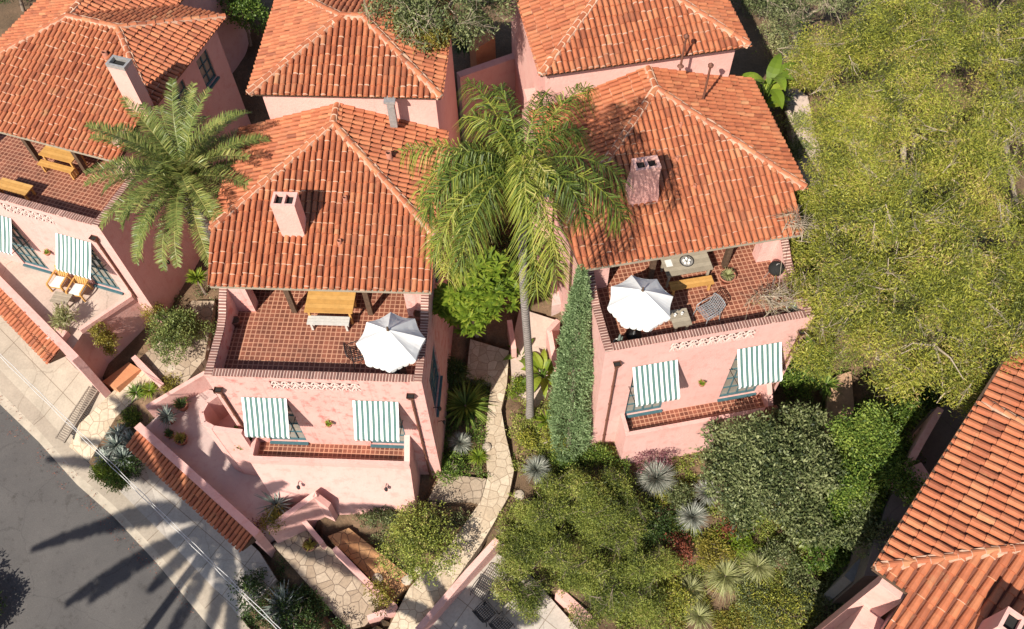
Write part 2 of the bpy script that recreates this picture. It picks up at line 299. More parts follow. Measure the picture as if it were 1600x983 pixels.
# ------------------------------------------------------------------ mesh builders
class MB:
    def __init__(s): s.v = []; s.f = []; s.m = []; s.t = []; s.sm = []
    def add(s, vs, fs, m=0, t=0.5, smooth=False):
        o = len(s.v); s.v.extend([tuple(map(float, p)) for p in vs])
        for f in fs: s.f.append([i + o for i in f]); s.m.append(m); s.t.append(t); s.sm.append(smooth)
        return s
    def quad(s, a, b, c, d, m=0, t=0.5): return s.add([a, b, c, d], [(0, 1, 2, 3)], m, t)
    def box(s, x0, x1, y0, y1, z0, z1, m=0, t=0.5):
        v = [(x0, y0, z0), (x1, y0, z0), (x1, y1, z0), (x0, y1, z0), (x0, y0, z1), (x1, y0, z1), (x1, y1, z1), (x0, y1, z1)]
        return s.add(v, [(3, 2, 1, 0), (4, 5, 6, 7), (0, 1, 5, 4), (1, 2, 6, 5), (2, 3, 7, 6), (3, 0, 4, 7)], m, t)
    def obox(s, c, ax, ay, az, m=0, t=0.5):   # centre and three half axes
        c, ax, ay, az = map(np.array, (c, ax, ay, az))
        v = [c + i * ax + j * ay + k * az for k in (-1, 1) for i, j in ((-1, -1), (1, -1), (1, 1), (-1, 1))]
        return s.add(v, [(3, 2, 1, 0), (4, 5, 6, 7), (0, 1, 5, 4), (1, 2, 6, 5), (2, 3, 7, 6), (3, 0, 4, 7)], m, t)
    def bar(s, a, b, w, h, m=0, t=0.5, up=(0, 0, 1)):
        a, b = np.array(a, float), np.array(b, float); d = b - a; l = np.linalg.norm(d); d /= l
        u = np.cross(d, up); n = np.linalg.norm(u)
        if n < 1e-4: u = np.cross(d, (0, 1, 0)); n = np.linalg.norm(u)
        u /= n; k = np.cross(u, d)
        return s.obox((a + b) / 2, d * l / 2, u * w / 2, k * h / 2, m, t)
    def prism(s, poly, z0, z1, m=0, t=0.5):    # z1 may be a list
        n = len(poly); zt = z1 if isinstance(z1, (list, tuple)) else [z1] * n; zb = z0 if isinstance(z0, (list, tuple)) else [z0] * n
        v = [(p[0], p[1], zb[i]) for i, p in enumerate(poly)] + [(p[0], p[1], zt[i]) for i, p in enumerate(poly)]
        f = [tuple(range(n, 2 * n)), tuple(range(n - 1, -1, -1))] + [(i, (i + 1) % n, n + (i + 1) % n, n + i) for i in range(n)]
        return s.add(v, f, m, t)
    def tube(s, pts, rad, n=6, m=0, t=0.5, cap=True):
        pts = [np.array(p, float) for p in pts]; k = len(pts)
        rr = rad if isinstance(rad, (list, tuple)) else [rad] * k
        vs = []; pu = None
        for i in range(k):
            d = pts[min(i + 1, k - 1)] - pts[max(i - 1, 0)]; d = d / (np.linalg.norm(d) + 1e-9)
            ref = np.array((0, 0, 1.0)) if abs(d[2]) < 0.9 else np.array((0, 1.0, 0))
            u = np.cross(d, ref) if pu is None else pu - d * (pu @ d)
            u = u / (np.linalg.norm(u) + 1e-9); pu = u; q = np.cross(d, u)
            for j in range(n):
                a = 2 * PI * j / n; vs.append(pts[i] + rr[i] * (u * math.cos(a) + q * math.sin(a)))
        fs = [(i * n + j, i * n + (j + 1) % n, (i + 1) * n + (j + 1) % n, (i + 1) * n + j) for i in range(k - 1) for j in range(n)]
        s.add(vs, fs, m, t, True)
        if cap: s.add([vs[j] for j in range(n)], [tuple(range(n - 1, -1, -1))], m, t); s.add([vs[(k - 1) * n + j] for j in range(n)], [tuple(range(n))], m, t)
        return s
    def lathe(s, prof, c=(0, 0, 0), n=16, m=0, t=0.5):
        vs = [(c[0] + r * math.cos(2 * PI * j / n), c[1] + r * math.sin(2 * PI * j / n), c[2] + z) for r, z in prof for j in range(n)]
        fs = [(i * n + j, i * n + (j + 1) % n, (i + 1) * n + (j + 1) % n, (i + 1) * n + j) for i in range(len(prof) - 1) for j in range(n)]
        return s.add(vs, fs, m, t, True)
    def disc(s, c, r, n=16, m=0, t=0.5):
        return s.add([(c[0] + r * math.cos(2 * PI * j / n), c[1] + r * math.sin(2 * PI * j / n), c[2]) for j in range(n)], [tuple(range(n))], m, t)
    def arrays(s, V, Fq, T, m=0):              # bulk quads with a tone each
        o = len(s.v); s.v.extend(map(tuple, V.tolist())); s.f.extend((Fq + o).tolist()); s.t.extend(T.tolist()); s.m.extend([m] * len(T)); s.sm.extend([False] * len(T))
    def mesh(s, name, mats):
        me = bpy.data.meshes.new(name); me.from_pydata(s.v, [], s.f); finish(me, mats, s.t, s.m, s.sm); return me

def finish(me, mats, tone=None, mi=None, sm=None):
    for m in (mats if isinstance(mats, (list, tuple)) else [mats]): me.materials.append(m)
    n = len(me.polygons)
    if tone is not None:
        a = me.attributes.new('tone', 'FLOAT', 'FACE'); a.data.foreach_set('value', np.asarray(tone, np.float32))
    if mi is not None: me.polygons.foreach_set('material_index', np.asarray(mi, np.int32))
    me.polygons.foreach_set('use_smooth', np.asarray(sm if sm is not None else [False] * n, bool))
    me.update()

def quads_mesh(name, V, mat, tone):            # V: (N,4,3)
    N = len(V); me = bpy.data.meshes.new(name)
    me.vertices.add(4 * N); me.vertices.foreach_set('co', np.ascontiguousarray(V.reshape(-1), np.float32))
    me.loops.add(4 * N); me.loops.foreach_set('vertex_index', np.arange(4 * N, dtype=np.int32))
    me.polygons.add(N); me.polygons.foreach_set('loop_start', np.arange(0, 4 * N, 4, dtype=np.int32))
    try: me.polygons.foreach_set('loop_total', np.full(N, 4, np.int32))
    except Exception: pass
    me.update(calc_edges=True)
    finish(me, mat, tone)
    return me

def link(name, data, parent=None):
    o = bpy.data.objects.new(name, data); COL.objects.link(o)
    if parent is not None: o.parent = parent
    return o
def part(name, mb, mats, parent, label=None):
    o = link(name, mb.mesh(name, mats), parent)
    if label: o['label'] = label
    return o
def tag(o, label, cat, group=None):
    o['label'] = label; o['category'] = cat
    if group: o['group'] = group
    return o
def thing(name, label, cat, loc=(0, 0, 0), rz=0.0, group=None):
    o = link(name, None); o.location = tuple(map(float, loc)); o.rotation_euler = (0, 0, rz); o.empty_display_size = 0.3
    return tag(o, label, cat, group)
def solo(name, mb, mats, label, cat, loc=(0, 0, 0), rz=0.0, group=None):
    o = link(name, mb.mesh(name, mats)); o.location = tuple(map(float, loc)); o.rotation_euler = (0, 0, rz)
    return tag(o, label, cat, group)
def kind(o, k): o['kind'] = k; return o
def dup(root, loc, rz, label, group=None):
    r = root.copy(); COL.objects.link(r); r.location = tuple(map(float, loc)); r.rotation_euler = (0, 0, rz); r['label'] = label
    if group: r['group'] = group
    for ch in list(root.children):
        c = ch.copy(); COL.objects.link(c); c.parent = r
        for g in list(ch.children):
            d = g.copy(); COL.objects.link(d); d.parent = c
    return r

# ------------------------------------------------------------------ ground
CP = [(60,800,-1.3),(200,900,-1.8),(330,970,-2.1),(10,640,-.7),(60,620,-.4),(120,690,-.5),(300,830,-1.6),(170,640,-.1),(200,590,.3),(230,560,.7),(270,520,1.1),(310,470,1.4),
 (290,640,-.2),(420,780,-.2),(330,700,-.2),(450,940,-1.9),(530,900,-1.2),(600,880,-.8),(640,940,-.9),(700,930,-1.5),(560,800,-.4),(660,780,-.1),(720,765,.0),(700,690,.15),(790,700,.15),(770,640,.35),
 (760,560,.8),(720,540,.8),(740,450,1.4),(830,480,1.3),(880,430,1.8),(800,330,2.2),(830,600,.6),(840,740,0),(960,720,.1),(900,850,-.8),(1000,800,-.4),(1000,950,-1.4),(1100,800,-.3),(1100,950,-1.3),(1200,850,-.6),
 (1200,700,.3),(1300,640,.6),(1300,800,-.3),(1400,760,-.1),(1300,940,-1.4),(1400,900,-1),(1260,560,1.0),(1300,450,1.8),(1290,280,3.2),(1250,150,4.4),(1400,300,3.2),(1500,500,1.8),(1550,100,5),(1400,100,4.6),
 (700,100,4.5),(740,200,3.2),(770,50,5.0),(300,300,2.2),(380,100,4.2),(380,20,5.2),(20,10,5.5),(500,200,4),(1000,250,3.5),(0,940,-1.4),(100,1300,-2.5),(800,1200,-2.6),(1500,1200,-2.2),(-400,400,-.8),(-400,900,-1.4),
 (800,-200,8),(0,-200,8),(1600,-200,8),(2000,300,3.5),(2000,800,-.5)]
CPW = np.array([W(*c) for c in CP])
PAVED = []      # (polygon xy, plane coeffs)
def in_poly(P, poly, grow=0.0):
    x, y = P[:, 0], P[:, 1]; poly = np.asarray(poly)
    if grow:
        c = poly.mean(0); d = poly - c; poly = c + d * (1 + grow / (np.linalg.norm(d, axis=1, keepdims=True) + 1e-6))
    r = np.zeros(len(P), bool); n = len(poly)
    for i in range(n):
        a, b = poly[i], poly[(i + 1) % n]
        cnd = ((a[1] > y) != (b[1] > y)); t = (b[0] - a[0]) * (y - a[1]) / (b[1] - a[1] + 1e-12) + a[0]
        r ^= cnd & (x < t)
    return r
def edge_dist(P, poly):
    best = np.full(len(P), 1e9); poly = np.asarray(poly)
    for a, b in zip(poly, np.roll(poly, -1, 0)):
        d = b - a; t = np.clip(((P[:, :2] - a) @ d) / (d @ d + 1e-9), 0, 1); q = P[:, :2] - a - t[:, None] * d
        best = np.minimum(best, np.sqrt((q ** 2).sum(1)))
    return best
def base_ground(P):
    out = np.zeros(len(P))
    for i in range(0, len(P), 20000):
        q = P[i:i + 20000]; d2 = ((q[:, None, :2] - CPW[None, :, :2]) ** 2).sum(2) + 0.3
        k = 1 / d2 ** 1.7; out[i:i + 20000] = (k * CPW[None, :, 2]).sum(1) / k.sum(1)
    return out
def ground(P):
    P = np.atleast_2d(P); z = base_ground(P)
    for poly, co in PAVED:
        m = in_poly(P, poly) | (edge_dist(P, poly) < 0.3)
        if m.any(): z[m] = np.minimum(z[m], P[m, 0] * co[0] + P[m, 1] * co[1] + co[2] - 0.3)
    return z
def gz(x, y): return float(base_ground(np.array([[x, y]]))[0])
def G(px, py):
    z = 0.0
    for _ in range(25):
        p = W(px, py, z); z += 0.6 * (gz(p[0], p[1]) - z)
    return W(px, py, z)

def sheet(name, pts, mat, thick=0.3, label=None, edge=None, carve=True):
    P = np.array([W(*p) for p in pts])
    if carve:
        A = np.c_[P[:, :2], np.ones(len(P))]; co = np.linalg.lstsq(A, P[:, 2], rcond=None)[0]; co[2] -= max(0.0, float((A @ co - P[:, 2]).max())); PAVED.append((P[:, :2], co)); thick += .3
    bm = bmesh.new(); top = [bm.verts.new(p) for p in P]; f = bm.faces.new(top)
    bmesh.ops.triangulate(bm, faces=[f])
    n = len(P); bot = [bm.verts.new((p[0], p[1], p[2] - thick)) for p in P]
    for i in range(n): bm.faces.new((top[i], top[(i + 1) % n], bot[(i + 1) % n], bot[i]))
    me = bpy.data.meshes.new(name); bm.to_mesh(me); bm.free(); finish(me, mat)
    return kind(link(name, me), 'structure')

def SZ(px, py, dz=0.0):   # street plane
    A = np.array([W(0, 625, -.7), W(325, 975, -2.1), W(-200, 900, -1.3)]); co = np.linalg.solve(np.c_[A[:, :2], np.ones(3)], A[:, 2])
    z = -1.0
    for _ in range(30):
        p = W(px, py, z); z += 0.7 * (p[0] * co[0] + p[1] * co[1] + co[2] + dz - z)
    return (px, py, z)
sheet('street', [SZ(*p) for p in ((-420,240),(0,632),(60,690),(120,757),(178,808),(245,880),(330,983),(440,1120),(600,1330),(-900,1500),(-1300,500))], ASPHALT, 0.4)
sheet('kerb', [SZ(p[0], p[1], 0.10) for p in ((-420,226),(0,612),(60,672),(120,740),(178,790),(245,862),(330,963),(440,1095),(620,1330),(600,1330),(440,1120),(330,983),(245,880),(178,808),(120,757),(60,690),(0,632),(-420,240))], KERB, 0.5)
sheet('sidewalk', [SZ(p[0], p[1], 0.105) for p in ((-420,190),(0,578),(60,640),(122,708),(182,762),(262,843),(352,938),(470,1075),(660,1330),(620,1330),(440,1095),(330,963),(245,862),(178,790),(120,740),(60,672),(0,612),(-420,226))], CONC, 0.3)
sheet('driveway', [SZ(-420,190,.11), SZ(0,578,.11), SZ(60,640,.11), SZ(110,695,.11), (172,622,.05), (118,575,.08), (0,452,.1), (-420,30,.2)], CONC, 0.3)
sheet('driveway', [SZ(182,762,.11), SZ(262,843,.11), SZ(352,938,.11), SZ(375,965,.11), (432,905,-1.45), (405,862,-1.4), (215,690,-1.2), (205,730,-1.2)], CONC_G, 0.3)
sheet('flagstone_path', [SZ(108,698,.125), (120,666,-.35), (168,620,.08), (215,574,.35), (245,590,.45), (206,628,.05), (181,652,-.2), SZ(139,722,.125)], FLAG, 0.3)
sheet('planting_bed', [(139,722,-.42),(181,652,-.18),(206,630,.07),(250,603,.5),(262,622,.4),(214,690,-.55),(184,762,-.95),(150,745,-.7)], DIRT, 0.5)
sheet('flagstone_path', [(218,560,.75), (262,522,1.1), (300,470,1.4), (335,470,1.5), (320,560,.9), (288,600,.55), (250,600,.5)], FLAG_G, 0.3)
sheet('flagstone_path', [(735,530,.85),(795,548,.85),(792,600,.6),(783,640,.42),(790,680,.25),(803,735,.1),(795,775,-.02),(770,820,-.25),(752,850,-.45),(655,985,-1.2),(605,985,-1.25),(640,918,-.85),(700,855,-.5),(752,782,-.1),(762,745,.05),(757,690,.2),(762,640,.4),(768,598,.58),(728,590,.62)], FLAG, 0.25)
sheet('stone_landing', [(668,782,-.05),(752,780,-.06),(760,748,.05),(690,740,.05)], FLAG_G, 0.25)
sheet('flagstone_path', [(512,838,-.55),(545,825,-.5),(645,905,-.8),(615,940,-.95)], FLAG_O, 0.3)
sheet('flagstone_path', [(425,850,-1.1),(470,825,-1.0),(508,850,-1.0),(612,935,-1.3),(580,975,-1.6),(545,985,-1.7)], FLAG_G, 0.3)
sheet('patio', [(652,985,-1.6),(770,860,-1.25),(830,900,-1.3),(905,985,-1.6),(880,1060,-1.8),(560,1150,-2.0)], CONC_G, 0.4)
sheet('patio', [(222,672,.02),(296,604,.02),(332,610,.02),(372,700,.02),(452,806,.02),(402,838,.02)], PINK_FLOOR, 0.9)
sheet('walkway', [(797,548,.95),(812,482,1.35),(868,500,1.3),(872,590,.75),(836,640,.5),(800,600,.7)], CONC_P, 0.3)
sheet('walkway', [(862,478,1.9),(868,410,2.4),(905,400,2.4),(902,470,1.9)], PINK_FLOOR, 0.6)
sheet('hillside_path', [(1222,120,4.6),(1262,150,4.5),(1275,210,4.0),(1300,300,3.3),(1320,420,2.4),(1290,430,2.3),(1262,310,3.2),(1240,230,3.9)], CONC_P, 0.3)
sheet('side_yard', [(1455,640,3.2),(1530,612,3.2),(1600,560,3.2),(1560,760,3.2),(1430,900,3.2),(1350,900,3.2),(1385,790,3.2)], mat_concrete('painted_shade_concrete', (.17, .14, .12)), 4.5, carve=False)  # dark concrete colour stands in for the tree shade over the yard
sheet('dirt_path', [(1298,590,1.0),(1330,580,1.0),(1335,640,.75),(1310,690,.45),(1285,680,.45)], mat_plain('bare_earth', (0.42, 0.26, 0.16), 0.95, 0, 0.25, 6), 0.2)

def build_ground():
    xs = np.r_[np.linspace(-150, -28, 18), np.arange(-27, 27.1, 0.22), np.linspace(28, 150, 18)]
    ys = np.r_[np.linspace(-60, -4, 14), np.arange(-3, 34.1, 0.22), np.linspace(35, 170, 20)]
    X, Y = np.meshgrid(xs, ys); P = np.c_[X.ravel(), Y.ravel()]; Z = ground(P)
    nb = np.array([mnoise.noise((p[0] * 1.3, p[1] * 1.3, 0)) for p in P]) * 0.06
    V = np.c_[P, Z + nb]; nx, ny = len(xs), len(ys)
    i = np.arange(nx * ny).reshape(ny, nx); F = np.stack([i[:-1, :-1], i[:-1, 1:], i[1:, 1:], i[1:, :-1]], -1).reshape(-1, 4)
    me = bpy.data.meshes.new('ground'); me.from_pydata(V.tolist(), [], F.tolist()); finish(me, DIRT, sm=[True] * len(F))
    kind(link('ground', me), 'structure')
build_ground()

# ------------------------------------------------------------------ roofs
def tile_slope(polys, u, v, origin, pitch=0.2, course=0.36, seed=0):
    """Barrel tiles over convex 3D polygons of one plane; u along the eave, v up the slope."""
    r = np.random.default_rng(seed); u = np.array(u, float); v = np.array(v, float); u /= np.linalg.norm(u); v /= np.linalg.norm(v)
    n = np.cross(u, v); n = n if n[2] > 0 else -n; o = np.array(origin, float)
    VV, FF, TT, MM = [], [], [], []; off = 0
    A = np.linspace(0, PI, 6)
    for poly in polys:
        P = np.array(poly, float); c2 = np.c_[(P - o) @ u, (P - o) @ v]
        i0, i1 = int(math.floor(c2[:, 0].min() / pitch)) - 1, int(math.ceil(c2[:, 0].max() / pitch)) + 1
        j0, j1 = int(math.floor(c2[:, 1].min() / course)) - 1, int(math.ceil(c2[:, 1].max() / course)) + 1
        I, J = np.meshgrid(np.arange(i0, i1), np.arange(j0, j1)); I, J = I.ravel(), J.ravel()
        N = len(I); cx = (I + .5) * pitch + r.normal(0, .006, N); cy = J * course + r.normal(0, .012, N) + (np.abs(I * 7919) % 5 - 2) * .012
        # broad rejection
        keep = np.ones(N, bool); cen = c2.mean(0)
        for k in range(len(c2)):
            a, b = c2[k], c2[(k + 1) % len(c2)]; d = (b - a) / (np.linalg.norm(b - a) + 1e-9); nn = np.array([-d[1], d[0]])
            if (cen - a) @ nn < 0: nn = -nn
            keep &= ((cx - a[0]) * nn[0] + (cy + course / 2 - a[1]) * nn[1]) > -course
        cx, cy, N = cx[keep], cy[keep], int(keep.sum())
        lift = r.normal(0, .006, N); skew = r.normal(0, .012, N)
        rl, rt = pitch * .425, pitch * .36
        rings = [(0.0, rl - .028, -.018), (0.0, rl, 0.02), (course + .05, rt, -.015)]      # lip, lower rim, upper rim
        vs = np.zeros((N, 18, 3))
        for q, (dy, rad, h) in enumerate(rings):
            yy = cy + dy - (.022 if q == 0 else 0)
            for k, a in enumerate(A):
                ux = cx + rad * math.cos(a) + skew * (dy - .2); hh = h + .012 + rad * math.sin(a) * .92 + lift
                vs[:, q * 6 + k] = o + ux[:, None] * u + yy[:, None] * v + hh[:, None] * n
        fq = np.array([[q * 6 + k, q * 6 + k + 1, (q + 1) * 6 + k + 1, (q + 1) * 6 + k] for q in range(2) for k in range(5)])
        tl = np.clip(r.normal(.29, .055, N), .02, .5); mort = r.random(N) < .38
        dark = r.random(N) < .05; tl[dark] *= .6; lite = r.random(N) < .025; tl[lite] += .09
        tone = np.repeat(tl[:, None], 10, 1); tone[:, :5] = np.where(mort, r.uniform(.55, .85, N), tl * .7)[:, None]
        F = (fq[None] + (np.arange(N) * 18)[:, None, None]).reshape(-1, 4)
        bm = bmesh.new(); me = bpy.data.meshes.new('t'); me.from_pydata(vs.reshape(-1, 3).tolist(), [], F.tolist())
        at = me.attributes.new('tone', 'FLOAT', 'FACE'); at.data.foreach_set('value', tone.reshape(-1).astype(np.float32))
        bm.from_mesh(me); bpy.data.meshes.remove(me)
        cen3 = P.mean(0)
        for k in range(len(P)):
            a, b = P[k], P[(k + 1) % len(P)]; d = b - a; pn = np.cross(d, n); pn /= np.linalg.norm(pn)
            if (cen3 - a) @ pn > 0: pn = -pn
            if abs((b - a) @ v) < 1e-3: a = a + pn * .07            # eaves overhang a little
            bmesh.ops.bisect_plane(bm, geom=bm.verts[:] + bm.edges[:] + bm.faces[:], dist=1e-5, plane_co=a, plane_no=pn, clear_outer=True)
        lay = bm.faces.layers.float['tone']; bm.verts.index_update()
        VV.extend([tuple(x.co) for x in bm.verts]); FF.extend([[x.index + off for x in f.verts] for f in bm.faces]); TT.extend([f[lay] for f in bm.faces])
        off = len(VV); bm.free()
        pl = [tuple(p - n * .012) for p in P]; VV.extend(pl); FF.append(list(range(off, off + len(pl)))); TT.append(.03); off = len(VV)  # pans toned near black: shade between the tile columns put into the colour
    return VV, FF, TT
def ridge_caps(mb, a, b, rad=.105, step=.34, seed=0):
    r = np.random.default_rng(seed); a, b = np.array(a, float), np.array(b, float)
    if a[2] > b[2]: a, b = b, a
    d = b - a; L = np.linalg.norm(d); d /= L; side = np.cross(d, (0, 0, 1.0)); side /= np.linalg.norm(side); up = np.cross(side, d)
    # lumpy mortar bed
    k = int(L / .16) + 2; vs = []
    for i in range(k):
        c = a + d * L * i / (k - 1)
        for s_, h in ((-1, -.05), (-.8, .075), (.8, .075), (1, -.05)): vs.append(c + side * s_ * (rad + .035 + r.normal(0, .014)) + up * (h + r.normal(0, .01)))
    mb.add(vs, [(i * 4 + j, i * 4 + j + 1, i * 4 + j + 5, i * 4 + j + 4) for i in range(k - 1) for j in range(3)], 0, .66)
    n = max(1, int(round(L / step))); st = L / n
    for i in range(n):
        c = a + d * st * i; tl = float(np.clip(r.normal(.30, .07), .1, .48)); sk = side * r.normal(0, .012)
        rings = [(-.022, rad - .03, .0), (0, rad, .035), (st + .04, rad * .86, .012)]; vs = []
        for dy, rr, h in rings:
            for q in range(7):
                t = PI * q / 6; vs.append(c + d * dy + side * rr * math.cos(t) + up * (h + rr * math.sin(t)) + sk)
        mb.add(vs, [(q, q + 1, q + 8, q + 7) for q in range(6)], 0, float(r.uniform(.65, .95)))
        mb.add(vs, [(7 + q, 8 + q, 15 + q, 14 + q) for q in range(6)], 0, tl)
def make_roof(parent, slopes, ridges, seed, deck=True, name='roof', pitch=.2, course=.36):
    mb = MB(); dk = MB()
    for k, (polys, u, v, o) in enumerate(slopes):
        V, F, T = tile_slope(polys, u, v, o, pitch, course, seed=seed * 31 + k); base = len(mb.v)
        mb.v.extend(V); mb.f.extend([[i + base for i in f] for f in F]); mb.t.extend(T); mb.m.extend([0] * len(F)); mb.sm.extend([False] * len(F))
        n = np.cross(u, v); n = n / np.linalg.norm(n); n = n if n[2] > 0 else -n
        for poly in polys:
            P = np.array(poly, float); m_ = len(P); top = P - n * .03; bot = P - n * .15
            dk.add(list(top) + list(bot), [tuple(range(m_)), tuple(range(2 * m_ - 1, m_ - 1, -1))] + [(i, (i + 1) % m_, m_ + (i + 1) % m_, m_ + i) for i in range(m_)])
    ro = part(name, mb, TILE, parent)
    part('roof_deck', dk, WOOD_DARK, ro)
    rb = MB()
    for k, (a, b) in enumerate(ridges): ridge_caps(rb, a, b, seed=seed * 17 + k)
    if ridges: part('ridge_cap', rb, TILE, ro)
    return ro
K = 1 / 3.0
def hip_front(x0, x1, ye, ze, porch=None, back=None):
    """front hip slope, two side slopes running back to y=back; porch=(xa,xb,y) continues the front slope down"""
    xc = (x0 + x1) / 2; a = (x1 - x0) / 2; ap = (xc, ye + a, ze + a * K); polys = [[(x0, ye, ze), (x1, ye, ze), ap]]
    if porch:
        xa, xb, yp = porch; zp = ze - (ye - yp) * K; polys.append([(xa, yp, zp), (xb, yp, zp), (x1 if abs(x1 - xb) < .3 else xb + .05, ye, ze), (x0 if abs(x0 - xa) < .3 else xa - .05, ye, ze)])
    f = (polys, (1, 0, 0), (0, 1, K), (x0, porch[2] if porch else ye, (ze - (ye - porch[2]) * K) if porch else ze))
    l = ([[(x0, ye, ze), ap, (xc, back, ap[2]), (x0, back, ze)]], (0, -1, 0), (1, 0, K), (x0, back, ze))
    r = ([[(x1, ye, ze), ap, (xc, back, ap[2]), (x1, back, ze)]], (0, 1, 0), (-1, 0, K), (x1, ye, ze))
    rid = [((x0, ye, ze), ap), ((x1, ye, ze), ap), (ap, (xc, back, ap[2]))]
    return [f, l, r], rid, ap
def hip_rect(x0, x1, y0, y1, ze):
    h = min(x1 - x0, y1 - y0) / 2; zt = ze + h * K
    if (x1 - x0) >= (y1 - y0): A, B = (x0 + h, y0 + h, zt), (x1 - h, y0 + h, zt)
    else: A, B = (x0 + h, y0 + h, zt), (x0 + h, y1 - h, zt)
    c = [(x0, y0, ze), (x1, y0, ze), (x1, y1, ze), (x0, y1, ze)]
    if (x1 - x0) >= (y1 - y0):
        P = [[c[0], c[1], B, A], [c[1], c[2], B], [c[2], c[3], A, B], [c[3], c[0], A]]; rid = [(c[0], A), (c[1], B), (c[2], B), (c[3], A), (A, B)]
    else:
        P = [[c[0], c[1], A], [c[1], c[2], B, A], [c[2], c[3], B], [c[3], c[0], A, B]]; rid = [(c[0], A), (c[1], A), (c[2], B), (c[3], B), (A, B)]
    us = [(1, 0, 0), (0, 1, 0), (-1, 0, 0), (0, -1, 0)]; vs = [(0, 1, K), (-1, 0, K), (0, -1, K), (1, 0, K)]
    sl = [([[q for q in P[i]]], us[i], vs[i], P[i][0]) for i in range(4)]
    rid = [(a, b) for a, b in rid if np.linalg.norm(np.array(a) - np.array(b)) > .1]
    return sl, rid

# ------------------------------------------------------------------ house pieces
def wall_panel(mb, M, u0, u1, w0, w1, th, holes, m=0):
    """M(u,d,w)->xyz; front face d=0, back face d=th, with rectangular openings"""
    us = sorted({u0, u1, *[h[0] for h in holes], *[h[1] for h in holes]}); ws = sorted({w0, w1, *[h[2] for h in holes], *[h[3] for h in holes]})
    def hole(a, b): return any(h[0] <= a <= h[1] and h[2] <= b <= h[3] for h in holes)
    for i in range(len(us) - 1):
        for j in range(len(ws) - 1):
            if hole((us[i] + us[i + 1]) / 2, (ws[j] + ws[j + 1]) / 2): continue
            for d in (0, th): mb.quad(M(us[i], d, ws[j]), M(us[i + 1], d, ws[j]), M(us[i + 1], d, ws[j + 1]), M(us[i], d, ws[j + 1]), m)
    for a, b, c, d_ in holes + [(u0, u1, w0, w1)]:
        for p, q in (((a, c), (b, c)), ((b, c), (b, d_)), ((b, d_), (a, d_)), ((a, d_), (a, c))):
            mb.quad(M(p[0], 0, p[1]), M(q[0], 0, q[1]), M(q[0], th, q[1]), M(p[0], th, p[1]), m)
def window(parent, M, u0, u1, w0, w1, rows, cols, sill=True, name='window', rec=.06):
    f = MB(); t = .06
    def fb(a, b, c, d, d0, d1):
        v = [M(a, d0, c), M(b, d0, c), M(b, d0, d), M(a, d0, d), M(a, d1, c), M(b, d1, c), M(b, d1, d), M(a, d1, d)]
        f.add(v, [(0, 1, 2, 3), (7, 6, 5, 4), (0, 4, 5, 1), (1, 5, 6, 2), (2, 6, 7, 3), (3, 7, 4, 0)])
    fb(u0, u0 + t, w0, w1, rec, rec + .08); fb(u1 - t, u1, w0, w1, rec, rec + .08); fb(u0 + t, u1 - t, w1 - t, w1, rec, rec + .08); fb(u0 + t, u1 - t, w0, w0 + t * 1.6, rec, rec + .08)
    for c in range(1, cols):
        x = u0 + (u1 - u0) * c / cols; k = .03 if (cols % 2 == 0 and c == cols // 2) else .014
        fb(x - k, x + k, w0 + t * 1.6, w1 - t, rec + .004, rec + .06)
    for r in range(1, rows):
        z = w0 + (w1 - w0) * r / rows
        xs = [u0 + t] + [u0 + (u1 - u0) * c / cols for c in range(1, cols)] + [u1 - t]
        for a, b in zip(xs[:-1], xs[1:]): fb(a + .03 * (a > u0 + t), b - .03 * (b < u1 - t), z - .014, z + .014, rec + .008, rec + .055)
    if sill: fb(u0 - .03, u1 + .03, w0 - .09, w0 - .004, -.09, rec + .1)
    o = part(name, f, TEAL, parent)
    g = MB(); d = rec + .05
    g.quad(M(u0 + t, d, w0 + t), M(u1 - t, d, w0 + t), M(u1 - t, d, w1 - t), M(u0 + t, d, w1 - t))
    part('pane', g, GLASS, o)
    return o
def awning(parent, M, u0, u1, ztop, drop, out, n=17):
    mb = MB(); nv = 5
    for k in range(n):
        a, b = u0 + (u1 - u0) * k / n, u0 + (u1 - u0) * (k + 1) / n; m = k % 2
        for j in range(nv):
            t0, t1 = j / nv, (j + 1) / nv; sg_ = .03 + .02 * math.sin(k * .9 + u0 * 3); s0, s1 = sg_ * math.sin(PI * t0), sg_ * math.sin(PI * t1)
            mb.quad(M(a, -.02 - out * t0, ztop - drop * t0 - s0), M(b, -.02 - out * t0, ztop - drop * t0 - s0), M(b, -.02 - out * t1, ztop - drop * t1 - s1), M(a, -.02 - out * t1, ztop - drop * t1 - s1), m)
        mb.quad(M(a, -.02 - out, ztop - drop), M(b, -.02 - out, ztop - drop), M(b - (b - a) * .12, -.02 - out, ztop - drop - .13), M(a + (b - a) * .12, -.02 - out, ztop - drop - .13), m)
    o = part('awning', mb, [AWN_W, AWN_G], parent)
    for u in (u0 + .02, u1 - .02):
        r = MB(); r.tube([M(u, 0, ztop - drop - .28), M(u, -out, ztop - drop - .02)], .014, 6)
        part('arm', r, IRON, o)
    b = MB(); b.tube([M(u0, -out, ztop - drop - .02), M(u1, -out, ztop - drop - .02)], .014, 6); part('front_bar', b, IRON, o)
    return o
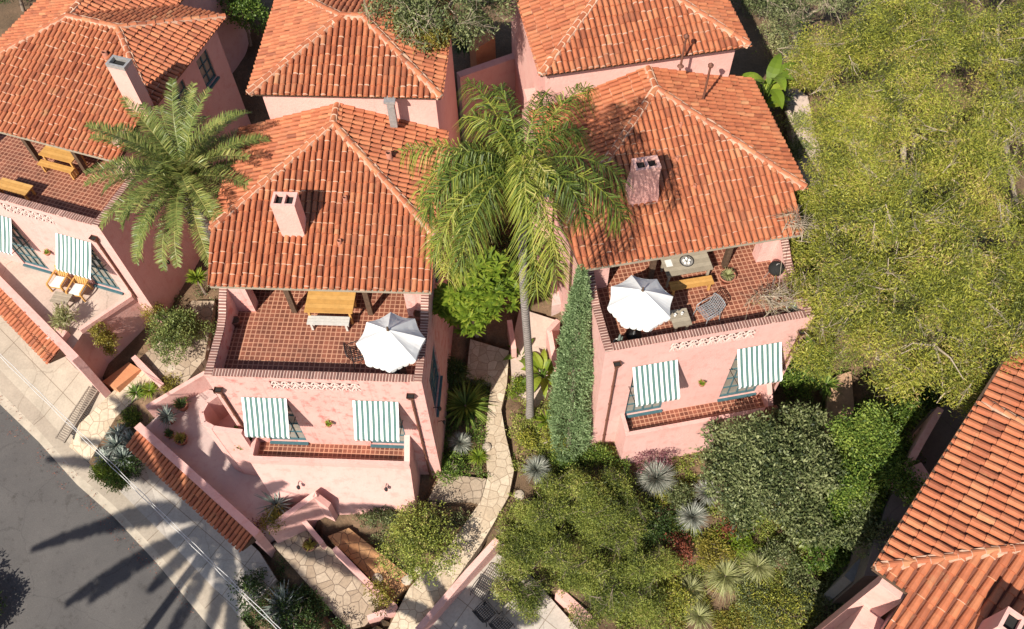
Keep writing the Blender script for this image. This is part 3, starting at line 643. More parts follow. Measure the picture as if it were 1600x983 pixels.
def coping(parent, path, wid=.26, name='brick_coping', seed=1):
    mb = MB(); r = np.random.default_rng(seed)
    for a, b in zip(path[:-1], path[1:]):
        a, b = np.array(a, float), np.array(b, float); d = b - a; L = np.linalg.norm(d); d /= L; s_ = np.cross((0, 0, 1.0), d); s_ /= np.linalg.norm(s_); up = np.cross(d, s_)
        mb.obox((a + b) / 2 - up * .012, d * L / 2, s_ * (wid / 2 - .008), up * .038, 0, 1.0)
        n = max(1, int(round(L / .098))); st = L / n
        for i in range(n):
            mb.obox(a + d * st * (i + .5) + up * (.012 + r.normal(0, .003)), d * st * .33, s_ * (wid / 2 + r.normal(0, .004)), up * .024, 0, float(np.clip(r.normal(.45, .22), 0, .88)))
    return part(name, mb, BRICK, parent)
def downpipe(parent, M, u, ztop, zbot):
    mb = MB(); mb.tube([M(u, -.06, zbot), M(u, -.06, ztop - .15)], .042, 8)
    for z in np.arange(zbot + .6, ztop - .3, 1.3): mb.tube([M(u, -.06, z), M(u, -.06, z + .06)], .055, 8)
    o = part('downpipe', mb, RUST, parent)
    h = MB(); v0 = [M(u - .13, 0.0, ztop + .08), M(u + .13, 0.0, ztop + .08), M(u + .13, -.2, ztop + .08), M(u - .13, -.2, ztop + .08)]; v1 = [M(u - .06, -.01, ztop - .2), M(u + .06, -.01, ztop - .2), M(u + .06, -.12, ztop - .2), M(u - .06, -.12, ztop - .2)]
    h.add(v0 + v1, [(0, 1, 5, 4), (1, 2, 6, 5), (2, 3, 7, 6), (3, 0, 4, 7), (4, 5, 6, 7)])
    h.add([M(u - .1, -.03, ztop + .03), M(u + .1, -.03, ztop + .03), M(u + .1, -.17, ztop + .03), M(u - .1, -.17, ztop + .03)], [(0, 1, 2, 3)], 1)
    part('hopper', h, [RUST, BLACK], o)
def lattice(parent, u0, u1, z0, z1, y0=.008, y1=.045):
    mb = MB(); rows = 2; h = (z1 - z0) / rows; n = int(round((u1 - u0) / (h * 1.25))); st = (u1 - u0) / n
    for j in range(rows):
        for i in range(n):
            a, b, c, d = u0 + st * i, u0 + st * (i + 1), z0 + h * j, z0 + h * (j + 1); mid = (a + b) / 2; ym = (y0 + y1) / 2; w_ = y1 - y0
            pts = [(a + (b - a) * t, ym, (c if j % 2 == i % 2 or True else d) + h * math.sin(PI * t) * .86) for t in np.linspace(0, 1, 6)]
            for p, q in zip(pts[:-1], pts[1:]): mb.bar(p, q, w_ * .96, .03, 0, .5, up=(0, 1, 0)) if False else mb.obox(((p[0] + q[0]) / 2, ym, (p[2] + q[2]) / 2), ((q[0] - p[0]) / 2, 0, (q[2] - p[2]) / 2), (0, w_ / 2, 0), np.array((-(q[2] - p[2]), 0, q[0] - p[0])) / max(1e-6, math.hypot(q[0] - p[0], q[2] - p[2])) * .024)
            mb.box(mid - .02, mid + .02, y0 + .01, y1 - .01, c + .01, c + h * .80)
        if j: mb.box(u0, u1, y0 + .005, y1 - .005, z0 + h * j - .012, z0 + h * j + .012)
    part('lattice', mb, LATT, parent)
def chimney(parent, x, y, wx, wy, z0, z1, flues=2, flare=0.0, mat=PINK_PALE, zsh=None):
    mb = MB(); hx, hy = wx / 2, wy / 2
    if flare:
        prof = [(z0, hx + flare, hy + flare * .6), (zsh, hx + flare * .8, hy + flare * .5), (zsh + .75, hx, hy), (z1, hx, hy)]
    else: prof = [(z0, hx, hy), (z1, hx, hy)]
    for (za, ax, ay), (zb, bx, by) in zip(prof[:-1], prof[1:]):
        A = [(x - ax, y - ay, za), (x + ax, y - ay, za), (x + ax, y + ay, za), (x - ax, y + ay, za)]; B = [(x - bx, y - by, zb), (x + bx, y - by, zb), (x + bx, y + by, zb), (x - bx, y + by, zb)]
        mb.add(A + B, [(i, (i + 1) % 4, 4 + (i + 1) % 4, 4 + i) for i in range(4)])
    # rim and flue openings
    rim = MB(); t = .07; xs = [x - hx, *([x] if flues == 2 else []), x + hx]
    mb.quad((x - hx, y - hy, z1 - .12), (x + hx, y - hy, z1 - .12), (x + hx, y + hy, z1 - .12), (x - hx, y + hy, z1 - .12), 1)
    for a, b in ((x - hx, x - hx + t), (x + hx - t, x + hx)): rim.box(a - .008, b + .008, y - hy - .008, y + hy + .008, z1 - .11, z1 + .03)
    for a, b in ((y - hy, y - hy + t), (y + hy - t, y + hy)): rim.box(x - hx + t + .008, x + hx - t - .008, a - .008, b + .008, z1 - .11, z1 + .028)
    if flues == 2: rim.box(x - t * .6, x + t * .6, y - hy + t + .008, y + hy - t - .008, z1 - .11, z1 + .025)
    o = part('chimney', mb, [mat, BLACK], parent)
    part('chimney_rim', rim, PALE_METAL if flues == 1 else PINK_PALE, o)
    fl = MB(); r = random.Random(int(x * 100))
    for k in range(9): # mortar flashing along the foot
        fx = x - hx - flare + (2 * hx + 2 * flare) * (k + .5) / 9
        fl.obox((fx, y - hy - flare * .6 - .05, z0 + (0.20)), ((hx + flare) / 9 * 1.05, 0, 0), (0, .05, .012), (0, -.01, .03 + r.random() * .012))
    return o
def roof_vent(parent, x, y, z, h=.22, r=.07):
    mb = MB(); mb.lathe([(r * 1.5, -.1), (r * 1.3, .04), (r, .06), (r, h), (r * .8, h), (r * .8, h - .1)], (x, y, z), 10, 0); mb.disc((x, y, z + h - .08), r * .8, 10, 1)
    part('roof_vent', mb, [CLAY, BLACK], parent)
def vent_pipe(parent, x, y, z, h=1.3):
    mb = MB(); mb.tube([(x, y, z - .15), (x, y, z + h)], .04, 8); mb.lathe([(.02, .05), (.085, .05), (.1, .12), (.02, .2)], (x, y, z + h - .08), 10); mb.lathe([(.12, 0), (.05, .08)], (x, y, z), 10)
    part('vent_pipe', mb, RUST, parent)
def wall_pot(F, x, z, label, y=0.0):
    p = F.world(x, y - .13, z); t = thing('wall_planter', label, 'wall planter', p, F.t, 'wall planters on the pink facades')
    mb = MB(); mb.lathe([(.03, -.12), (.1, -.06), (.12, .06), (.1, .06), (.08, 0)], n=12); part('pot', mb, CLAY, t)
    V, T = rosette_blades(26, .17, .028, .75, 0.05, (0, 0, .05)); o = link('plant', quads_mesh('plant', V, L_LIME, T), t)

# ------------------------------------------------------------------ foliage builders
def unit(a): return a / (np.linalg.norm(a, axis=-1, keepdims=True) + 1e-9)
def leaf_quads(P, D, L, Wd, r=rng):
    N = len(P); D = unit(D); s_ = unit(np.cross(D, unit(r.normal(size=(N, 3))))); L = np.broadcast_to(np.asarray(L, float), (N,))[:, None]; Wd = np.broadcast_to(np.asarray(Wd, float), (N,))[:, None]
    a = P; m = P + D * L * .45; b = P + D * L
    return np.stack([a, m + s_ * Wd / 2, b, m - s_ * Wd / 2], 1)
def rosette_blades(n, L, Wd, up, droop, c=(0, 0, 0), seed=0, r=None):
    """spiky rosette: two quads per blade"""
    r = r or np.random.default_rng(int(L * 1e4) + n + seed)
    az = r.uniform(0, 2 * PI, n); el = np.arcsin(np.clip(r.uniform(math.sin(-.1), 1, n) * up + (1 - up) * .1, -.2, .999)); l = L * r.uniform(.6, 1.12, n)
    d = np.c_[np.cos(az) * np.cos(el), np.sin(az) * np.cos(el), np.sin(el)]; side = unit(np.cross(d, np.tile((0, 0, 1.0), (n, 1)) + r.normal(0, .05, (n, 3))))
    c = np.array(c, float); b0 = c + d * L * .06; b1 = c + d * (l * .55)[:, None]; b2 = c + d * l[:, None] - np.c_[np.zeros(n), np.zeros(n), l * droop * np.cos(el)]
    b1 = b1 - np.c_[np.zeros(n), np.zeros(n), l * droop * .25 * np.cos(el)]; w_ = Wd / 2 * r.uniform(.8, 1.2, n)[:, None]
    q1 = np.stack([b0 - side * w_ * .7, b0 + side * w_ * .7, b1 + side * w_, b1 - side * w_], 1); q2 = np.stack([b1 - side * w_, b1 + side * w_, b2 + side * w_ * .08, b2 - side * w_ * .08], 1)
    t = np.clip(r.normal(.52, .24, n), 0, 1); return np.r_[q1, q2], np.r_[np.clip(t - .08, 0, 1), np.clip(t + .14, 0, 1)]
def rosette(name, label, cat, p, rad, n, mat, Wd=.03, up=.95, droop=.05, group=None, heads=1, stem=.0, cluster=None):
    t = thing(name, label, cat, p, 0, group); Vs, Ts = [], []; r = np.random.default_rng(abs(int(p[0] * 991 + p[1] * 97)))
    offs = cluster if cluster else [(0, 0, stem, 1.0)]
    for (x, y, z, s_) in offs:
        V, T = rosette_blades(n, rad * s_, Wd, up, droop, (x, y, z), r=r); Vs.append(V); Ts.append(T)
    link('leaves', quads_mesh('leaves', np.concatenate(Vs), mat, np.concatenate(Ts)), t)
    st = MB()
    for (x, y, z, s_) in offs: st.tube([(x, y, -.15), (x, y, z + .03)], [rad * .16, rad * .1], 7)
    part('stem', st, BARK, t)
    return t
def lumpy(D, seed):
    """radius factor of an uneven crown in direction D"""
    k = np.random.default_rng(seed); f = np.ones(len(D))
    for a, fr in ((.16, 2.2), (.12, 4.1), (.08, 7.0)):
        w_ = k.normal(size=(3, 3)) * fr; ph = k.uniform(0, 6, 3); f += a * (np.sin(D @ w_[0] + ph[0]) * np.sin(D @ w_[1] + ph[1]) + .5 * np.sin(D @ w_[2] + ph[2]))
    return f
def crown_leaves(lobes, n_clump, per, clump_r, L, Wd, seed, droop=0.0, outward=.6, tone=(.5, .2, .12), shell=(.72, 1.02), zmin=-.45, stretch=None, gap=None, patch=0.0, nf=.9):
    r = np.random.default_rng(seed); lb = np.array(lobes, float); wt = (lb[:, 3] * lb[:, 4] + lb[:, 3] * lb[:, 5]); wt /= wt.sum()
    idx = r.choice(len(lb), n_clump, p=wt); D = unit(r.normal(size=(n_clump, 3))); low = D[:, 2] < zmin; D[low, 2] *= -1; D = unit(D)
    rad = r.uniform(shell[0], shell[1], n_clump) * lumpy(D, seed + 5); C = lb[idx, :3] + D * lb[idx, 3:6] * rad[:, None]
    # drop clumps buried deep in other lobes
    inside = np.zeros(n_clump)
    for b in lb: inside = np.maximum(inside, 1 - np.sqrt((((C - b[:3]) / b[3:6]) ** 2).sum(1)))
    keep = inside < .45; C, D, idx = C[keep], D[keep], idx[keep]; nc = len(C)
    if gap is not None or patch:
        nz = np.array([mnoise.noise((c[0] * nf + seed, c[1] * nf, c[2] * nf)) + .5 * mnoise.noise((c[0] * nf * 2.7, c[1] * nf * 2.7 + seed, c[2] * nf * 2.7)) for c in C])
        if gap is not None: k_ = nz > gap; C, D, idx, nz = C[k_], D[k_], idx[k_], nz[k_]; nc = len(C)
    ct = r.normal(tone[0], tone[1], nc)
    if patch: ct = ct + patch * np.array([mnoise.noise((c[0] * 1.1, c[1] * 1.1 + 9 + seed, c[2] * 1.1)) for c in C])
    P = np.repeat(C, per, 0) + r.normal(size=(nc * per, 3)) * np.array(stretch if stretch else (1, 1, .7)) * clump_r
    OD = np.repeat(D, per, 0); LD = unit(OD * outward + r.normal(size=(nc * per, 3)) * .75 + np.array((0, 0, -droop)))
    T = np.clip(np.repeat(ct, per) + r.normal(0, tone[2], nc * per), 0, 1)
    ll = L * r.uniform(.6, 1.25, nc * per); return leaf_quads(P, LD, ll, Wd * r.uniform(.7, 1.25, nc * per), r), T, C, D
def sublobes(lb, k, f, seed, jit=.25):
    r = np.random.default_rng(seed + 900); out = []
    for l in lb:
        for i in range(k):
            d = unit(r.normal(size=3)); d[2] = abs(d[2]) * .9 - .12; d = unit(d); q = r.uniform(.55, .8); s_ = f * r.uniform(.7, 1.25)
            out.append((l[0] + d[0] * l[3] * q, l[1] + d[1] * l[4] * q, l[2] + d[2] * l[5] * q + r.normal(0, jit * l[5] * .5), l[3] * s_, l[4] * s_, l[5] * s_))
    return out
def tree(name, label, cat, base, lobes, mat, n_clump, per, clump_r, L, Wd, seed, trunk_r=.16, bark=BARK, twigs=0, group=None, sub=0, subf=.45, **kw):
    """lobes are world coordinates"""
    base = np.array(base, float); lb = [(l[0] - base[0], l[1] - base[1], l[2] - base[2], *l[3:]) for l in lobes]
    t = thing(name, label, cat, base, 0, group); V, T, C, D = crown_leaves(sublobes(lb, sub, subf, seed) if sub else lb, n_clump, per, clump_r, L, Wd, seed, **kw)
    link('crown', quads_mesh('crown', V, mat, T), t)
    r = np.random.default_rng(seed + 1); mb = MB(); top = np.mean([l[:3] for l in lb], 0); fork = np.array((top[0] * .3, top[1] * .3, max(.3, top[2] * .45)))
    mb.tube([(0, 0, -.4), fork * .5 + (.05, .02, 0), fork], [trunk_r * 1.25, trunk_r, trunk_r * .85], 8)
    for l in lb:
        c = np.array(l[:3]); mid = (fork + c) / 2 + r.normal(0, .15, 3); mb.tube([fork, mid, c], [trunk_r * .6, trunk_r * .4, trunk_r * .2], 6)
        for k in range(4):
            d = unit(r.normal(size=3) + np.array((0, 0, .3))); e = c + d * np.array(l[3:6]) * .85; mb.tube([c, (c + e) / 2 + r.normal(0, .1, 3), e], [trunk_r * .18, trunk_r * .1, .012], 4, cap=False)
    if twigs:
        for i in r.choice(len(C), min(twigs, len(C)), replace=False):
            e = C[i] + D[i] * r.uniform(-.1, .12); sd = unit(np.cross(D[i], r.normal(size=3)) + D[i] * .15); s0 = e - sd * .45; mb.tube([s0, (s0 + e) / 2 + D[i] * .03, e], [.016, .013, .01], 3, cap=False)
            for q in range(int(r.integers(5, 10))):
                f = s0 + (e - s0) * r.uniform(.2, 1.0); v_ = unit(sd + np.cross(D[i], sd) * r.normal(0, .5) + D[i] * r.normal(.05, .2)); l_ = r.uniform(.3, .8); g = f + v_ * l_; mb.tube([f, (f + g) / 2 + r.normal(0, .03, 3), g + r.normal(0, .05, 3)], [.008, .006, .003], 3, cap=False)
    part('trunk', mb, bark, t); return t
def lobes_from(pxs):  # (px,py,z,r[,rz]) -> world lobes
    out = []
    for q in pxs:
        p = W(q[0], q[1], q[2]); rz = q[4] if len(q) > 4 else q[3] * .8; out.append((p[0], p[1], p[2], q[3], q[3], rz))
    return out
def frond_quads(c, az, el0, L, n, leaf, Wd, bend, r, plum=.0, hang=.35, vee=.5, tone=.5):
    """feather frond: leaflets along an arching rachis"""
    h = np.array((math.cos(az), math.sin(az), 0)); S_ = 26; pts = [np.array(c, float)]; e = el0; dl = L / S_
    for i in range(S_): pts.append(pts[-1] + dl * (h * math.cos(e) + np.array((0, 0, math.sin(e))))); e -= bend / S_ * (0.5 + 1.2 * i / S_)
    pts = np.array(pts); tt = np.linspace(.1, .985, n); k = tt * S_; i0 = np.minimum(k.astype(int), S_ - 1); fr = (k - i0)[:, None]
    P = pts[i0] * (1 - fr) + pts[i0 + 1] * fr; Tg = unit(pts[i0 + 1] - pts[i0]); side = np.cross(h, (0, 0, 1.0)); nrm = unit(np.cross(np.tile(side, (n, 1)), Tg)); nrm *= np.sign(nrm[:, 2:3] + 1e-6)
    Q, T = [], []
    ll = leaf * np.interp(tt, [0, .15, .5, .85, 1], [.45, .8, 1, .75, .35])
    for sg in (-1, 1):
        a = r.normal(0, plum, n); d = unit(side * sg * np.cos(a)[:, None] + nrm * (vee * .5 + np.sin(a))[:, None] + Tg * (.55 + r.normal(0, .1, n))[:, None])
        l = (ll * r.uniform(.85, 1.1, n))[:, None]; w_ = Wd / 2
        m = P + d * l * .5 - np.array((0, 0, 1)) * l * hang * .18; b = P + d * l - np.array((0, 0, 1)) * l * hang; wv = unit(np.cross(d, nrm + r.normal(0, .35, (n, 3)))) * w_
        Q += [np.stack([P - wv * .6, P + wv * .6, m + wv, m - wv], 1), np.stack([m - wv, m + wv, b + wv * .15, b - wv * .15], 1)]
        t = np.clip(tone + r.normal(0, .15, n), 0, 1); T += [t, np.clip(t + .06, 0, 1)]
    # rachis
    sw = np.interp(np.linspace(0, 1, S_ + 1), [0, 1], [.028, .006])[:, None]; up = np.array((0, 0, 1.0)); A = pts - side * sw; B = pts + side * sw
    Q.append(np.stack([A[:-1], B[:-1], B[1:], A[1:]], 1)); T.append(np.full(S_, min(1, tone + .35)))
    return np.concatenate(Q), np.concatenate(T)
def palm(name, label, base, top, fronds, mat, n, leaf, Wd, seed, trunk_r, plum, hang, vee=.5, boots=False):
    base = np.array(base, float); top = np.array(top, float) - base; r = np.random.default_rng(seed); t = thing(name, label, 'palm tree', base); Vs, Ts = [], []
    for (az, el, L, bend, tone) in fronds:
        V, T = frond_quads(top + np.array((math.cos(az), math.sin(az), 0)) * .08, az, el, L, n, leaf, Wd, bend, r, plum, hang, vee, tone); Vs.append(V); Ts.append(T)
    link('crown', quads_mesh('crown', np.concatenate(Vs), mat, np.concatenate(Ts)), t)
    mb = MB(); k = 14; mb.tube([top * (i / k) + np.array((.05 * math.sin(i * .5), 0, 0)) - (0, 0, .3 * (i == 0)) for i in range(k + 1)], [trunk_r * (1.35 if i == 0 else 1.0 - .2 * i / k) for i in range(k + 1)], 10)
    if boots:
        for i in range(60):
            a = i * 2.4; z = -.1 - i * .03; mb.bar(top + (math.cos(a) * trunk_r * .7, math.sin(a) * trunk_r * .7, z), top + (math.cos(a) * (trunk_r + .2), math.sin(a) * (trunk_r + .2), z + .22), .09, .04)
    part('trunk', mb, PALMBARK, t); return t

# ================================================================== HOUSES
H1 = Frame((-14.56, 19.28), -19.6)
H2 = Frame((-9.73, 13.13), -3.8)
H4 = Frame((2.93, 13.61), 9.4)
MF = lambda u, d, w: (u, d, w)
def seg_wall(mb, xa, xb, pts, zb, m=0):
    for (y0, z0), (y1, z1) in zip(pts[:-1], pts[1:]):
        mb.add([(xa, y0, zb), (xb, y0, zb), (xb, y1, zb), (xa, y1, zb), (xa, y0, z0), (xb, y0, z0), (xb, y1, z1), (xa, y1, z1)], [(4, 5, 6, 7), (0, 4, 7, 3), (1, 2, 6, 5), (0, 1, 5, 4), (3, 7, 6, 2)], m)
def facade_house(F, label, x0, x1, zg, wins, awns, lat, pipes, ybody, piers, posts, main_eave, porch, yback, upper, side_wins, ridge_seed, wallmat=PINK):
    t = thing('pink_house', label, 'house', F.world(0, 0, 0), F.t, 'pink hillside houses')
    mb = MB(); zc = 7.42; zt = 6.7; yp = 2.9
    holes = [tuple(w_) for w_ in wins] + ([tuple(lat)] if lat else [])
    wall_panel(mb, MF, x0, x1, zg, zc, .25, holes)
    rise = [(.25, zc), (1.7, zc), (2.15, zc + .12), (2.5, zc + .38), (yp, zc + .62)]
    ML = lambda u, d, w: (x0 + d, u, w); MR = lambda u, d, w: (x1 - d, u, w)
    for M, sd in ((ML, 'l'), (MR, 'r')):
        hs = [tuple(h[1:5]) for h in side_wins if h[0] == sd]
        wall_panel(mb, M, .25, yp, zg, zt, .25, [h for h in hs if h[1] <= yp]); wall_panel(mb, M, yp, yback, zg, 8.65, .25, [h for h in hs if h[0] >= yp])
        xa, xb = (x0, x0 + .25) if sd == 'l' else (x1 - .25, x1); seg_wall(mb, xa, xb, rise, zt); seg_wall(mb, xa, xb, [(main_eave[4] + .1, 9.2), (yback, 9.2)], 8.65)
    mb.box(x0 + .25, x1 - .25, ybody, ybody + .2, zt, 9.3)
    for a, b in piers: mb.box(a, b, yp + .003, yp + .4, zt, main_eave[1] - (main_eave[4] - yp) * K - .36)
    part('wall', mb, wallmat, t)
    fl = MB(); fl.box(x0 + .25, x1 - .25, .25, ybody, zt - .25, zt); part('terrace_floor', fl, FTILE, t)
    coping(t, [(x0 + .26, .125, zc + .015), (x1 - .26, .125, zc + .015)], seed=ridge_seed)
    for xx in (x0 + .125, x1 - .125): coping(t, [(xx, .0, zc + .015)] + [(xx, y, z + .015) for y, z in rise[1:]], seed=ridge_seed + 3)
    if lat: lattice(t, *lat)
    for w_ in wins: window(t, MF, w_[0], w_[1], w_[2], w_[3], 5, 4)
    for h in side_wins:
        window(t, ML if h[0] == 'l' else MR, h[1], h[2], h[3], h[4], 4, 2)
    for a in awns: awning(t, MF, a[0], a[1], a[2], a[3], a[4])
    for u, z0 in pipes: downpipe(t, MF, u, 6.62, z0)
    for px_, z in posts:
        p = MB(); zb = main_eave[1] - (main_eave[4] - yp) * K - .36; p.box(px_ - .085, px_ + .085, yp + .0, yp + .17, zt, zb - .1); p.box(px_ - .3, px_ + .3, yp + .02, yp + .15, zb - .1, zb - .004); part('post', p, WOOD_DARK, t)
    zb = main_eave[1] - (main_eave[4] - yp) * K; b = MB(); b.box(x0 + .1, x1 - .1, yp - .02, yp + .2, zb - .36, zb - .18); part('beam', b, WOOD_DARK, t)
    if main_eave[0] == 'front':
        _, ze, xa, xb, ye = main_eave; sl, rid, ap = hip_front(xa, xb, ye, ze, porch, yback)
        sl_ = sl
    ro = make_roof(t, sl, rid, ridge_seed)
    # rafter tails and gutter board along the porch eave
    zp = ze - (ye - porch[2]) * K
    g = MB(); g.box(porch[0] + .03, porch[1] - .03, porch[2] - .03, porch[2] + .05, zp - .15, zp - .035); part('eave_board', g, WOOD_GREY, ro)
    if upper:
        ux0, ux1, uy0, uy1, uze = upper; um = MB(); um.box(ux0 + .25, ux1 - .25, uy0 + .42, uy1 - .3, zg + 2, uze - .02); part('upper_wall', um, PINK_PALE, t)
        s2, r2 = hip_rect(ux0, ux1, uy0, uy1, uze); make_roof(t, s2, r2, ridge_seed + 50)
    return t, ap

# --- the middle house
h2, ap2 = facade_house(H2, 'pink house with golden table and umbrella on its terrace, between the two palm trees', 0, 6.88, -1.5,
    [(.9, 2.24, 2.62, 5.9), (4.56, 5.9, 2.62, 5.9)], [(.79, 2.29, 6.05, 1.1, .86), (4.47, 5.97, 6.08, 1.1, .86)], (2.0, 4.87, 6.68, 7.2), [(.23, 2.9), (6.45, -.2)],
    4.9, [(.25, .84), (6.05, 6.63)], [(2.17, 6.7), (4.77, 6.7)], ('front', 9.4, -.19, 7.05, 4.3), (-.03, 7.08, 2.52), 8.85, (.7, 7.05, 8.4, 14.0, 11.4),
    [('r', .9, 2.5, 3.3, 5.9), ('r', 4.2, 5.6, 7.0, 8.4)], 1, PINK_RED)
def balcony(parent, x0, x1, ztop, zf, y0, ybot, zbot, xb0, xb1, th=.15, endw=None):
    mb = MB()
    A = [(xb0, ybot, zbot), (xb1, ybot, zbot), (xb1, 0, zbot), (xb0, 0, zbot)]; B = [(x0, y0, zf), (x1, y0, zf), (x1, 0, zf), (x0, 0, zf)]
    mb.add(A + B, [(0, 1, 5, 4), (1, 2, 6, 5), (3, 0, 4, 7)])
    mb.box(x0, x1, y0, y0 + th, zf, ztop); mb.box(x0, x0 + th, y0 + th, -.002, zf, ztop + .1); 
    if endw: mb.add([(x1 - .2, y0 + th, zf), (x1, y0 + th, zf), (x1, 0, zf), (x1 - .2, 0, zf), (x1 - .2, y0 + th, ztop), (x1, y0 + th, ztop), (x1, 0, endw), (x1 - .2, 0, endw)], [(4, 5, 6, 7), (0, 4, 7, 3), (1, 2, 6, 5), (0, 1, 5, 4)])
    o = part('balcony', mb, PINK, parent); f = MB(); f.quad((x0 + th, y0 + th, zf + .003), (x1 - th, y0 + th, zf + .003), (x1 - th, -.002, zf + .003), (x0 + th, -.002, zf + .003)); part('balcony_floor', f, FTILE, o)
    return o
balcony(h2, .33, 6.05, 2.86, 2.5, -.86, -1.6, -.6, .85, 6.05, endw=3.5)
# rounded wall of the side stair at the left corner
sw = MB(); pts = [H2.fl(px, py, 4.0) for px, py in ((338, 617), (323, 628), (314, 644), (318, 660), (333, 668), (352, 671), (378, 674))]
for a, b in zip(pts[:-1], pts[1:]): sw.bar((a[0], a[1], 1.75), (b[0], b[1], 1.75), .16, 4.5)
sw.prism([(p[0], p[1]) for p in pts], -.4, 2.6)
part('stair_wall', sw, PINK, h2)
for x, y, z in ((5.5, 4.6, 0), (6.0, 6.2, 0)): pass
zr = lambda ye, ze, y: ze + (y - ye) * K
chimney(h2, 2.53, 4.38, .74, .54, 9.1, 10.85)
roof_vent(h2, 4.05, 3.9, zr(4.3, 9.4, 3.9)); roof_vent(h2, 4.1, 5.3, zr(4.3, 9.4, 5.3)); roof_vent(h2, 5.35, 7.0, 9.4 + (7.05 - 5.35) * K, .3, .1)
def small_stack(parent, x, y, z, h=1.1):
    mb = MB(); mb.tube([(x, y, z - .6), (x, y, z + h)], .09, 8); mb.lathe([(.16, 0), (.19, .05), (.19, .22), (.05, .28)], (x, y, z + h - .05), 10); part('flue_pipe', mb, PALE_METAL, parent)
vb = MB(); q_ = H2.fl(612, 150, 11.2); vb.box(q_[0] - .12, q_[0] + .12, 8.2, 8.38, 10.2, 11.3); vb.box(q_[0] - .19, q_[0] + .19, 8.12, 8.46, 11.304, 11.4); part('flue_stack', vb, PALE_METAL, h2)
# --- the right house
h4, ap4 = facade_house(H4, 'pink house with flared chimney and round grill on its terrace, beside the huge willowy tree', 0, 6.98, -1.2,
    [(1.12, 2.52, 2.42, 5.85), (4.72, 6.15, 2.42, 5.85)], [(1.03, 2.58, 6.1, 1.1, .86), (4.66, 6.22, 6.08, 1.1, .86)], (2.2, 5.1, 6.68, 7.2), [(.44, .5), (6.75, 2.0)],
    4.9, [(.25, .85), (6.2, 6.73)], [(2.4, 6.7), (5.07, 6.7)], ('front', 9.4, -.65, 7.55, 3.72), (-.36, 7.06, 2.28), 9.0, (-.4, 6.8, 8.45, 15.6, 11.5),
    [('l', 4.6, 5.8, 7.2, 8.5)], 2)
balcony(h4, .95, 6.6, 2.5, 2.2, -.84, -.95, -.6, .95, 6.6, endw=3.2)
pb = MB(); pb.box(6.15, 6.55, -1.0, -.86, 1.4, 2.9); part('tiled_pier', pb, FTILE, h4)
chimney(h4, 2.1, 4.3, .8, .5, 9.2, 11.1, flare=.1, mat=PINK_PALE, zsh=9.85)
for x, y in ((3.55, 5.3), (3.9, 4.3), (3.95, 6.4)): roof_vent(h4, x, y, zr(3.72, 9.4, y), .14, .06)
zz = 10.2
for _ in range(20): p_ = H4.fl(1098, 157, zz); zz = 9.4 + (7.55 - p_[0]) * K
vent_pipe(h4, p_[0], p_[1], zz, 1.5)
p_ = H4.fl(1068, 80, 12.0); vent_pipe(h4, p_[0], p_[1], 11.5 + (p_[1] - 8.45) * K, 1.2)
sh = MB(); q = H4.fl(826, 118, 8.5); sh.box(-.55, -.12, 7.2, 10.6, 2, 9.0); part('side_wing', sh, PINK_PALE, h4)
window(h4, lambda u, d, w_: (u, 7.19 + d, w_), -.5, -.2, 7.0, 8.6, 3, 2, name='window', rec=-.05)
